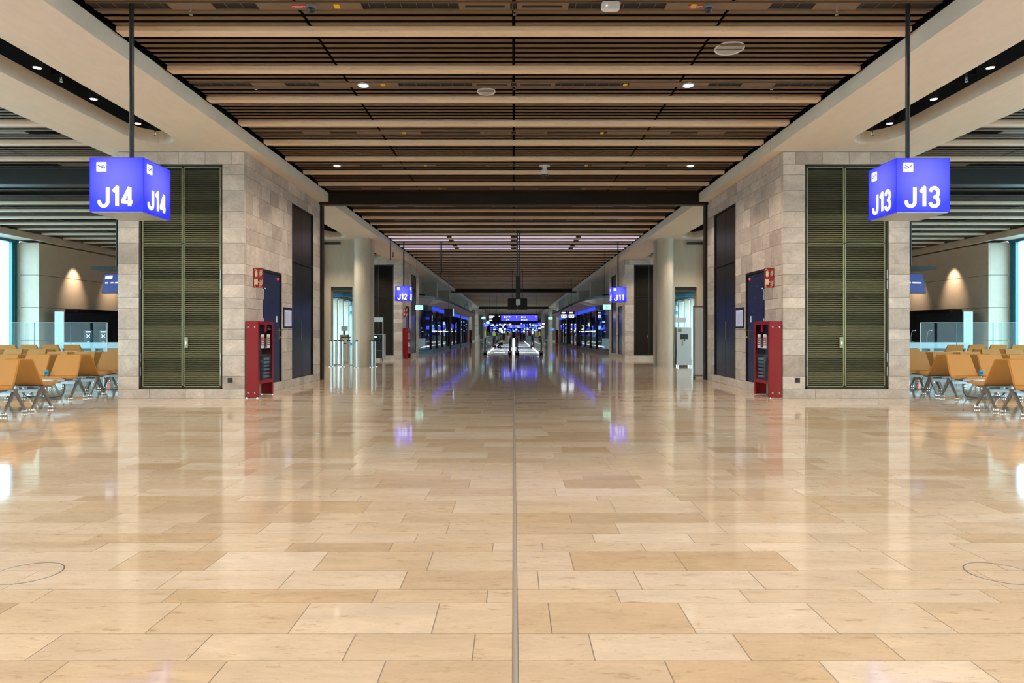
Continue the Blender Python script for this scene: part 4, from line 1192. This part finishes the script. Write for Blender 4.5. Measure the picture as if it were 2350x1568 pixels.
MB().cyl((-.32, -.05, .05), (-.32, -.05, .85), .03).obj('side_post', 'alu', t_)
t_ = thing('board_on_wheels', 'tall white panel on wheels just behind the right pier', 'panel', (5.10, 18.75, 0))
MB().box(-.14, .30, -.02, .02, .1, 1.95).obj('panel', 'white', t_)
MB().box(-.17, -.14, -.03, .03, .04, 1.97).box(.30, .33, -.03, .03, .04, 1.97).box(-.17, .33, -.03, .03, 1.95, 1.99).box(-.17, .33, -.03, .03, .05, .1).obj('frame', 'alu', t_)
for q in (-.15, .3): MB().cyl((q, -.03, .025), (q, .03, .025), .025, n=12).obj('wheel', 'black_plastic', t_)
t_ = thing('gate_desk', 'dark desk with pale sign on a post beyond the right doorway', 'desk', (7.15, 29.5, 0))
MB().box(-.3, .3, -.2, .2, .05, .95).obj('body', 'cloth_dark', t_)
MB().box(-.32, .32, -.22, .22, .95, 1.1).obj('desk_top', 'lightgrey', t_)
MB().cyl((-.22, .1, 1.1), (-.22, .1, 1.7), .015).obj('post', 'alu', t_)
MB().box(-.34, .3, .08, .12, 1.7, 1.9).obj('sign_board', 'white', t_)
for s in (-1, 1):
    bench(s, 13.3, 46, 4, 'distant orange bench seen through the %s doorway' % ('left' if s < 0 else 'right'), hi=False)
    t_ = thing('glass_drum', 'blue-framed round glass drum far beyond the %s doorway' % ('left' if s < 0 else 'right'), 'drum', (s * 15.9, 76, 0))
    MB().lathe([(2.6, 0), (2.6, 4.6)], (0, 0, 0), 32).obj('glass_wall', 'glass', t_, smooth=True)
    for z in (0, 3.4, 4.3):
        MB().lathe([(2.66, z), (2.66, z + (.18 if z < 4 else .35)), (2.5, z + (.18 if z < 4 else .35)), (2.5, z)], (0, 0, 0), 32).obj('ring', 'skyblue', t_)
    for q in range(20):
        a = 2 * PI * q / 20
        MB().cyl((2.63 * math.cos(a), 2.63 * math.sin(a), 0), (2.63 * math.cos(a), 2.63 * math.sin(a), 4.5), .05, n=6).obj('mullion', 'drum', t_)
    mb = MB()
    pts = [(s * (14 + 5 * math.cos(a)), 60 - 4 * math.sin(a)) for a in [PI * q / 14 for q in range(15)]]
    for a, b2 in zip(pts[:-1], pts[1:]):
        dx, dy = b2[0] - a[0], b2[1] - a[1]
        mb.prism([a, b2, (b2[0], b2[1] + .15), (a[0], a[1] + .15)], CH + 2.95, CH + 3.2)
    mb.obj('curved_canopy', 'skyblue', None, label='sky-blue curved canopy band far beyond the %s doorway' % ('left' if s < 0 else 'right'), category='canopy')

# ================================================================== SHOPS BEHIND THE FAR PIERS
for s in (-1, 1):
    sd = 'left' if s < 0 else 'right'
    t_ = thing('glazed_shop', 'long dark glazed shop front with flared canopy along the %s side' % sd, 'shop', (0, 0, 0))
    X = lambda v: s * v
    # outline of the glass: rounded near corner
    path = [(6.6, 39.2), (6.0, 39.25), (5.5, 39.7), (5.15, 40.6), (5.0, 42.0), (5.0, 75)]
    pl = MB()
    for a, b2 in zip(path[:-1], path[1:]):
        pl.prism([(X(a[0]), a[1]), (X(b2[0]), b2[1]), (X(b2[0] + .35), b2[1] + .1), (X(a[0] + .35), a[1] + .3)], 0, .22)
    pl.obj('plinth', 'teal' if s < 0 else 'cloth_grey', t_)
    for a, b2 in zip(path[:-2], path[1:-1]):
        MB().prism([(X(a[0] + .1), a[1]), (X(b2[0] + .1), b2[1]), (X(b2[0] + .115), b2[1]), (X(a[0] + .115), a[1])], .22, 2.75).obj('glass_pane', 'shopglass', t_)
    yy = 42.0
    while yy < 74.5:
        MB().box(X(5.1), X(5.115), yy + .04, yy + 3.26, .22, 2.8).obj('glass_pane', 'shopglass', t_)
        MB().box(X(5.04), X(5.2), yy - .05, yy + .05, 0, 2.85).obj('mullion', 'panel', t_)
        yy += 3.3
    for yy in (53.5, 64): MB().box(X(4.96), X(5.25), yy, yy + .55, 0, 2.85).obj('dark_post', 'black_plastic', t_)
    # head, sloping canopy and its dark edge
    c0 = [(6.8, 39.6), (6.0, 39.6), (5.5, 40.0), (5.15, 40.8), (5.05, 42), (5.05, 75)]
    c1 = [(6.6, 37.9), (5.6, 38.9), (4.8, 41.2), (4.45, 43.8), (4.3, 47), (4.3, 76)]
    cm = MB(); ed = MB(); hd = MB()
    for i in range(5):
        a, b2, c, d = c0[i], c0[i + 1], c1[i + 1], c1[i]
        v = [(X(a[0]), a[1], 2.85), (X(b2[0]), b2[1], 2.85), (X(c[0]), c[1], 3.3), (X(d[0]), d[1], 3.3)]
        v += [(p[0], p[1], p[2] + .05) for p in v]
        cm.poly(v, [(0, 1, 2, 3), (7, 6, 5, 4), (0, 4, 5, 1), (1, 5, 6, 2), (2, 6, 7, 3), (3, 7, 4, 0)])
        ed.prism([(X(d[0]), d[1]), (X(c[0]), c[1]), (X(c[0] + .12), c[1] + .05), (X(d[0] + .12), d[1] + .05)], 3.28, 3.42)
        hd.prism([(X(a[0] - .04), a[1]), (X(b2[0] - .04), b2[1]), (X(b2[0] + .15), b2[1]), (X(a[0] + .15), a[1])], 2.6, 2.9)
    cm.obj('canopy', 'canopy', t_); ed.obj('canopy_edge', 'navy', t_); hd.obj('head_band', 'panel', t_)
    MB().box(X(5.0), X(5.008), 42, 75, 2.64, 2.86).obj('glowing_band', 'blueband', t_)
    MB().box(X(5.2), X(8.2), 40, 75, 3.4, 3.5).obj('roof', 'darkmetal', t_)
    MB().box(X(5.3), X(8.2), 42, 75, .01, .03).obj('shop_floor', 'white', t_)
    MB().box(X(8.2), X(8.3), 40, 75, 0, 3.4).obj('back_wall', 'cloth_dark', t_)
    MB().box(X(5.1), X(5.2), 42, 75, 2.78, 2.83).obj('led_line', 'ledblue', t_)
    # dotted marker on the glass
    dm = MB()
    for q in range(26): dm.box(X(5.085), X(5.095), 42.2 + q * .42, 42.4 + q * .42, 1.33, 1.37)
    dm.obj('marker_dots', 'ledwhite', t_)
    for q in range(46):
        yy = 43.2 + q * .68
        zz = R.choice((.95, 1.25, 1.5, 1.5, 1.75, 2.05)); xx_ = R.uniform(6.0, 8.0)
        MB().box(X(xx_), X(xx_ + .15), yy, yy + R.uniform(.2, .7), zz, zz + R.uniform(.06, .28)).obj('lit_display', R.choice(['ledblue', 'ledblue', 'ledcyan', 'ledwhite', 'signblue', 'ledblue']), t_)
    for q in range(15):
        yy = 43.0 + q * 2.1
        MB().box(X(6.0), X(6.5), yy, yy + 1.7, .05, .9).obj('counter', R.choice(['white', 'lightgrey', 'steel']), t_)
        MB().box(X(5.98), X(6.0), yy, yy + 1.7, .28, .33).obj('counter_light', 'ledwhite', t_)
        MB().box(X(7.2), X(7.7), yy + .3, yy + .5, .05, 2.6).obj('rack', R.choice(['cloth_grey', 'panel', 'steel', 'wood']), t_)
    mb = MB().lathe([(.26, 0), (.26, 4.7)], (0, 0, 0), 32)
    mb.obj('concrete_column', 'concrete_grey', None, smooth=True, loc=(s * 5.95, 42.0 if s < 0 else 42.5, 0), label='round concrete column inside the %s shop corner' % sd, category='column')
    t_.location = (s * 5.0, 42.0, 0)
    for ch in t_.children: ch.location = (-s * 5.0, -42.0, 0)
    # columns and stub walls above the shop roof
    for q, yy in enumerate((47.0, 55.5, 66, 73)):
        MB().box(X(5.3), X(6.6), yy, yy + .6, 3.5, 4.7).obj('roof_pier', 'concrete_grey', None, label='short concrete pier above the %s shop roof, %s from the front' % (sd, ('first', 'second', 'third', 'fourth')[q]), category='pier')
    # things by the shop front
for q, (x_, y_, lb) in enumerate(((-3.95, 41.5, 'black hanging box screen before the left shop'),)):
    o = thing('hanging_screen', lb, 'screen', (x_, y_, 2.27))
    MB().box(-.26, .26, -.12, .12, 0, .44).obj('housing', 'black_plastic', o)
    MB().box(.26, .29, -.1, .1, 0, .44).obj('side_light', 'ledcyan', o)
    MB().cyl((0, 0, .44), (0, 0, 2.75), .012).obj('rod', 'black_plastic', o)
for q, x_ in enumerate((2.91, 3.42)):
    o = thing('shop_screen', 'lit white shop screen hanging before the right shop, %s one' % ('left' if q == 0 else 'right'), 'screen', (x_ + .5, 46.5, 2.25))
    MB().box(-.22, .22, -.05, .05, 0, .46).obj('housing', 'black_plastic', o)
    MB().box(-.18, .18, -.056, -.05, .03, .24).box(-.15, .1, -.056, -.05, .32, .40).obj('display', 'ledwhite', o)
    MB().box(-.11, -.05, -.06, -.056, .08, .18).box(.04, .10, -.06, -.056, .08, .18).obj('display_print', 'black_plastic', o)
    MB().cyl((0, 0, .46), (0, 0, 2.8), .012).obj('rod', 'black_plastic', o)
def exit_sign(x, y, z, W, label, arrow=1):
    o = thing('exit_sign', label, 'sign', (x, y, z))
    MB().box(-W / 2, W / 2, -.02, .02, 0, W * .62).obj('light_box', 'exit', o)
    g = MB()
    k = W
    g.box(-.1 * k, -.02 * k, -.023, -.02, .1 * k, .5 * k)
    stroke(g, [(.08 * k, .12 * k), (.12 * k, .3 * k), (.16 * k, .42 * k)], .05 * k, -.023, -.02)
    stroke(g, [(.12 * k, .3 * k), (.22 * k, .2 * k)], .04 * k, -.023, -.02)
    g.obj('running_figure', 'exitgreen', o)
    MB().cyl((-W * .35, 0, W * .62), (-W * .35, 0, 5.0 - z), .006, n=6).obj('rod', 'black_plastic', o)
exit_sign(-4.15, 30, 2.26, .33, 'green lit exit sign hanging right of the J12 sign')
exit_sign(4.09, 30, 2.28, .33, 'green lit exit sign hanging left of the J11 sign')
exit_sign(-3.9, 88, 3.0, .5, 'tiny distant exit sign by the left shops')
exit_sign(4.3, 80, 2.8, .5, 'tiny distant exit sign by the right shops')
# ================================================================== HANGING THINGS IN THE CENTRE
t_ = thing('hanging_projector', 'long black ceiling-hung box with pale lower end at hall centre', 'projector', (.16, 24.5, CH + 1.0))
MB().box(-.085, .085, -.1, .1, .2, 1.03).obj('housing', 'black_plastic', t_)
MB().box(-.08, .08, -.09, .09, 0, .2).obj('lower_end', 'lightgrey', t_)
MB().cyl((-.03, 0, 1.03), (-.03, 0, 2.8), .02).cyl((.05, 0, 1.03), (.05, 0, 2.8), .02).obj('rods', 'black_plastic', t_)
t_ = thing('display_cluster', 'cluster of black screens hanging behind the centre ceiling box', 'display', (.22, 40, 2.62))
MB().box(-.57, -.02, -.06, .06, 0, .62).obj('screen', 'black_plastic', t_)
MB().box(.02, .57, -.06, .06, 0, .62).obj('screen', 'black_plastic', t_)
MB().box(-.52, .52, .06, .12, .55, .68).obj('mount_bar', 'cloth_grey', t_)
for x_ in (-.3, .3): MB().cyl((x_, .09, .6), (x_, .09, 2.35), .012, n=8).obj('rod', 'black_plastic', t_)
for q, (px, y_, l_) in enumerate(((1010, 27, 1.45), (1013.5, 27.4, 1.3), (896, 26.4, .9), (902, 29.2, .5))):
    z_ = 5.0
    MB().cyl((0, 0, 0), (0, 0, -l_), .016, n=8).ball((0, 0, -l_), .03).obj('ceiling_rod', 'black_plastic', None, loc=((px - 1179) / 1567 * y_, y_, z_),
        label=('longest thin black rod hanging left of the centre line', 'second thin black rod beside the longest one', 'thin black rod left of the J12 sign pole', 'short black rod near the left soffit edge')[q], category='rod')
def direction_sign(y, sc_, label, x0, blackleft=True):
    o = thing('direction_sign', label, 'sign', (x0, y, 2.39 if sc_ == 1 else 2.1))
    k = sc_
    def arrow(mb, x, z, h):
        stroke(mb, [(x, z), (x, z + h)], .035 * k, -.075, -.07); stroke(mb, [(x - .05 * k, z + h * .7), (x, z + h), (x + .05 * k, z + h * .7)], .03 * k, -.075, -.07)
    for (a, b2, mt) in ((0, 1.69, 'signblue'), (1.73, 3.54, 'signblue'), (-1.25, -.05, 'black_plastic')):
        pn = MB().box(a * k, b2 * k, -.07, .07, 0, .54 * k).obj('sign_panel', mt, o)
        tx = MB()
        if mt == 'signblue' and a == 0:
            for (zz, ss) in ((.30, 'J9-18'), (.05, 'J1-8')):
                l_ = link('lettering', text_mesh(ss, h=.17 * k, bold=.03), pn, ((a + .5) * k, -.073, zz * k))
            tx.box((a + .27) * k, (a + .44) * k, -.073, -.07, .31 * k, .46 * k); arrow(tx, 1.5 * k, .27 * k, .2 * k)
        elif mt == 'signblue':
            for (zz, ss) in ((.38, 'Ausgang'), (.30, 'Exit only'), (.13, 'Gepäckausgabe'), (.05, 'Baggage claim')):
                link('lettering', text_mesh(ss, h=.065 * k, bold=.02), pn, ((a + .42) * k, -.073, zz * k))
            tx.box((a + .22) * k, (a + .36) * k, -.073, -.07, .31 * k, .45 * k).box((a + .22) * k, (a + .36) * k, -.073, -.07, .06 * k, .2 * k); arrow(tx, 3.35 * k, .27 * k, .2 * k)
        else:
            for (zz, ww) in ((.44, .5), (.31, .36), (.18, .25), (.05, .3)): tx.box((-1.15) * k, (-1.15 + ww) * k, -.073, -.07, zz * k, (zz + .06) * k)
            tx.box(-.22 * k, -.14 * k, -.073, -.07, .4 * k, .5 * k)
        tx.obj('pictogram', 'signwhite', pn)
    for x_ in (-1.1, -.45, .25, 1.0, 2.0, 2.6, 3.4):
        MB().cyl((x_ * k, 0, .54 * k), (x_ * k, 0, 2.95), .012, n=6).obj('rod', 'black_plastic', o)
direction_sign(66, 1.0, 'wide blue lit direction sign with black panel above the walkways', -1.22)
direction_sign(118, .85, 'second smaller blue direction sign further down the hall', -1.0)
MB().box(-.5, .5, -.1, .1, 0, .5).cyl((0, 0, .5), (0, 0, 2.7), .02).obj('hanging_screen', 'black_plastic', None, loc=(.25, 95, 2.35), label='small black screen hanging between the two blue direction signs', category='screen')

# ================================================================== MOVING WALKWAYS
def walkway(x0, x1, y0, y1, label):
    o = thing('moving_walkway', label, 'walkway', ((x0 + x1) / 2, y0, 0))
    hw = (x1 - x0) / 2; L_ = y1 - y0
    MB().box(-hw + .16, hw - .16, .5, L_ - .5, .003, .015).obj('belt', 'belt', o)
    for q in (-1, 1): MB().box(q * (hw - .165), q * (hw - .16), .5, L_ - .5, .03, .13).obj('skirt_glow', 'divider', o)  # added glowing strips, in place of bright reflections in the side glass
    MB().box(-hw, hw, 0, .5, .003, .02).obj('comb_plate', 'alu', o); MB().box(-hw, hw, L_ - .5, L_, .003, .02).obj('comb_plate', 'alu', o)
    MB().box(-hw + .16, hw - .16, .5, .54, .015, .03).obj('comb_edge', 'yellow', o)
    for q in (-1, 1):
        MB().box(q * (hw - .16), q * hw, 0, L_, 0, .16).obj('skirt', 'white', o)
        MB().box(q * (hw - .085), q * (hw - .075), .4, L_ - .4, .16, .92).obj('glass_balustrade', 'glass', o)
        pts = []
        for a in [PI * i / 10 for i in range(11)]:
            pts.append((q * (hw - .08), .38 - .30 * math.sin(a), .54 - .40 * math.cos(a)))
        pts += [(q * (hw - .08), L_ - .38 + .3 * math.sin(a), .54 + .4 * math.cos(a)) for a in [PI * i / 10 for i in range(11)]]
        MB().tube(pts, .045, 8).obj('handrail', 'black_plastic', o)
        MB().box(q * (hw - .2), q * (hw + .04), 0, .45, .0, .24).obj('newel_base', 'legmetal', o, bevel=.01)
        MB().box(q * (hw - .10), q * (hw - .06), .36, .4, .16, .93).obj('newel_post', 'black_plastic', o)
walkway(-1.67, -.13, 37.7, 53, 'near left moving walkway with pale belt and glass sides')
walkway(.11, 1.60, 37.7, 53, 'near right moving walkway with pale belt and glass sides')
walkway(-1.67, -.13, 57.5, 92, 'farther left moving walkway beyond the first one')
walkway(.11, 1.60, 57.5, 92, 'farther right moving walkway beyond the first one')
MB().box(-.08, .06, 38.2, 53, .0, .85).obj('lit_divider', 'divider', None, label='glowing white divider wall between the two near walkways', category='divider')
for s in (-1, 1):
    o = thing('glass_barrier', 'upright glass barrier beside the %s walkway entrance' % ('left' if s < 0 else 'right'), 'barrier', (s * 1.78, 37.6, 0))
    MB().box(-.09, .09, -.01, .01, .03, 1.1).obj('glass_panel', 'glass', o)
    for x_ in (-.1, .1): MB().box(x_ - .01, x_ + .01, -.015, .015, 0, 1.12).obj('post', 'alu', o)
    MB().box(-.01, .01, .02, 3.0, .03, 1.1).obj('glass_panel', 'glass', o)

# kneeling worker on the left walkway
def skin_body(name, joints, edges, mat, parent, sub=2):
    me = bpy.data.meshes.new(name); me.from_pydata([j[0] for j in joints], edges, [])
    o = bpy.data.objects.new(name, me); COL.objects.link(o); o.parent = parent
    md = o.modifiers.new('skin', 'SKIN')
    for i, j in enumerate(joints):
        r = j[1]; me.skin_vertices[0].data[i].radius = (r, r) if not isinstance(r, tuple) else r
    me.skin_vertices[0].data[0].use_root = True
    sb = o.modifiers.new('sub', 'SUBSURF'); sb.levels = sub; sb.render_levels = sub
    me.materials.append(M[mat])
    return o
def worker(x, y, z, rz, label, flip=1):
    o = thing('person', label, 'person', (x, y, z), rz)
    f = flip
    # facing -x: crouched, both hands low in front
    J = [((0, 0, .42), .13), ((-.06, 0, .60), .135), ((-.13, 0, .80), .15), ((-.17, 0, .90), .07), ((-.19, 0, .97), .055),
         ((-.16, -.17, .84), .06), ((-.36, -.20, .66), .045), ((-.50, -.12, .46), .035), ((-.56, -.08, .40), .03),
         ((-.16, .17, .84), .06), ((-.34, .22, .62), .045), ((-.50, .14, .42), .035), ((-.56, .10, .36), .03),
         ((0, -.12, .38), .10), ((-.34, -.20, .44), .075), ((-.12, -.20, .09), .05), ((-.24, -.20, .045), .045),
         ((0, .12, .38), .10), ((-.38, .18, .16), .07), ((.02, .20, .09), .05), ((.14, .2, .14), .045)]
    E = [(0, 1), (1, 2), (2, 3), (3, 4), (2, 5), (5, 6), (6, 7), (7, 8), (2, 9), (9, 10), (10, 11), (11, 12),
         (0, 13), (13, 14), (14, 15), (15, 16), (0, 17), (17, 18), (18, 19), (19, 20)]
    J = [((p[0], p[1], p[2] - .04), r * .8) for p, r in J]
    b1 = skin_body('body', J, E, 'cloth_dark', o)
    V = [((-.03, 0, .44), .155), ((-.07, 0, .58), .165), ((-.13, 0, .76), .17), ((-.16, 0, .84), .10)]
    skin_body('safety_vest', [((p[0], p[1], p[2]), r * .88) for p, r in V], [(0, 1), (1, 2), (2, 3)], 'hivis', o)
    MB().box(-.24, .1, -.155, .155, .52, .56).obj('reflective_band', 'alu', o, bevel=.01)
    hd = MB().ball((-.23, 0, 1.02), .092, 1.2, 16); hd.ball((-.325, 0, 1.0), .016).ball((-.23, -.092, 1.01), .018).ball((-.23, .092, 1.01), .018)
    hd.cyl((-.2, 0, .86), (-.22, 0, .98), .05)
    hd.obj('head', 'skin', o, smooth=True)
    MB().ball((-.205, 0, 1.055), .1, 1.05, 16).obj('hair', 'hair', o, smooth=True)
    for q in (-1, 1):
        hn = MB().ball((-.60, q * .09, .34), .035, .8)
        for k in range(4): hn.tube([(-.62, q * .09 - .024 + k * .016, .335), (-.665, q * .09 - .026 + k * .017, .325), (-.69, q * .09 - .026 + k * .017, .295)], .009, 6)
        hn.tube([(-.6, q * .06, .34), (-.635, q * .045, .32), (-.65, q * .045, .30)], .01, 6)
        hn.obj('hand', 'skin', o, smooth=True)
worker(-.95, 54.2, .0, .35, 'person in yellow safety vest and dark trousers crouching beyond the near left walkway')

# ================================================================== FAR END CLUTTER
o = thing('distant_shop', 'distant glittering blue shop front closing the far end of the hall', 'shop', (0, 143, 0))
MB().box(-5.0, 5.0, 0, .3, 0, 4.7).obj('wall_panel', 'cloth_dark', o)
for i in range(17):
    for j in range(6):
        if R.random() < .12: continue
        cx, cz = -4.7 + i * .58 + R.uniform(-.1, .1), 1.25 + j * .36 + R.uniform(-.06, .06)
        MB().box(cx - R.uniform(.1, .28), cx + R.uniform(.1, .28), -.12, 0, cz - R.uniform(.04, .14), cz + R.uniform(.04, .14)).obj('lit_panel', R.choice(['ledblue', 'ledblue', 'signblue', 'ledblue', 'ledcyan', 'ledwhite', 'signblue']), o)
for i in range(14):
    MB().box(-4.7 + i * .7, -4.3 + i * .7, -.5, -.1, 0, R.uniform(.9, 1.3)).obj('counter', R.choice(['white', 'lightgrey', 'wood', 'orange', 'red']), o)
ORD = ['first', 'second', 'third', 'fourth', 'fifth', 'sixth', 'seventh', 'eighth', 'ninth', 'tenth', 'eleventh', 'twelfth', 'thirteenth', 'fourteenth', 'fifteenth', 'sixteenth', 'seventeenth', 'eighteenth', 'nineteenth', 'last']
cols = ['ledblue', 'ledcyan', 'ledwhite', 'ledblue', 'signwhite']
for i in range(20):
    s = -1 if i % 2 else 1
    yy = 83 + i * 2.6
    zc_ = R.uniform(1.5, 2.75)
    wx = R.uniform(.2, .5)
    xx_ = s * R.uniform(3.2, 4.7)
    cn, cm_ = [('blue', 'ledblue'), ('deep blue', 'signblue'), ('pale blue', 'ledcyan'), ('royal blue', 'ledblue'), ('white', 'ledwhite')][(i * 7 // 3) % 5]
    o = thing('shop_light_box', '%s lit shop box, %s from the front on the far %s side' % (cn, ORD[i // 2], 'left' if s < 0 else 'right'), 'light box', (xx_, yy, zc_), group='lit shop boxes at the far end')
    MB().box(-wx / 2, wx / 2, -.06, .06, 0, R.uniform(.12, .28)).obj('panel', cm_, o)
    MB().cyl((0, 0, .12), (0, 0, 4.95 - zc_), .008, n=6).obj('rod', 'black_plastic', o)
gcols = ['orange', 'cloth_dark', 'hivis', 'cloth_grey', 'white', 'skin', 'red', 'teal', 'wood']
for i in range(18):
    s = -1 if i % 2 else 1
    yy = 98 + i * 2.4
    o = thing('display_stand', 'tiny display stand with coloured goods, %s from the front on the far %s side' % (ORD[i // 2], 'left' if s < 0 else 'right'), 'stand', (s * (R.uniform(2.1, 4.4) if i < 8 else R.uniform(.3, 3.8)), yy, 0), group='shop display stands at the far end')
    MB().box(-.4, .4, -.2, .2, 0, .75).obj('base', R.choice(['white', 'lightgrey', 'cloth_dark']), o)
    for q in range(3): MB().box(-.36 + q * .25, -.14 + q * .25, -.12, .12, .75, .75 + R.uniform(.3, .85)).obj('goods', R.choice(gcols), o)
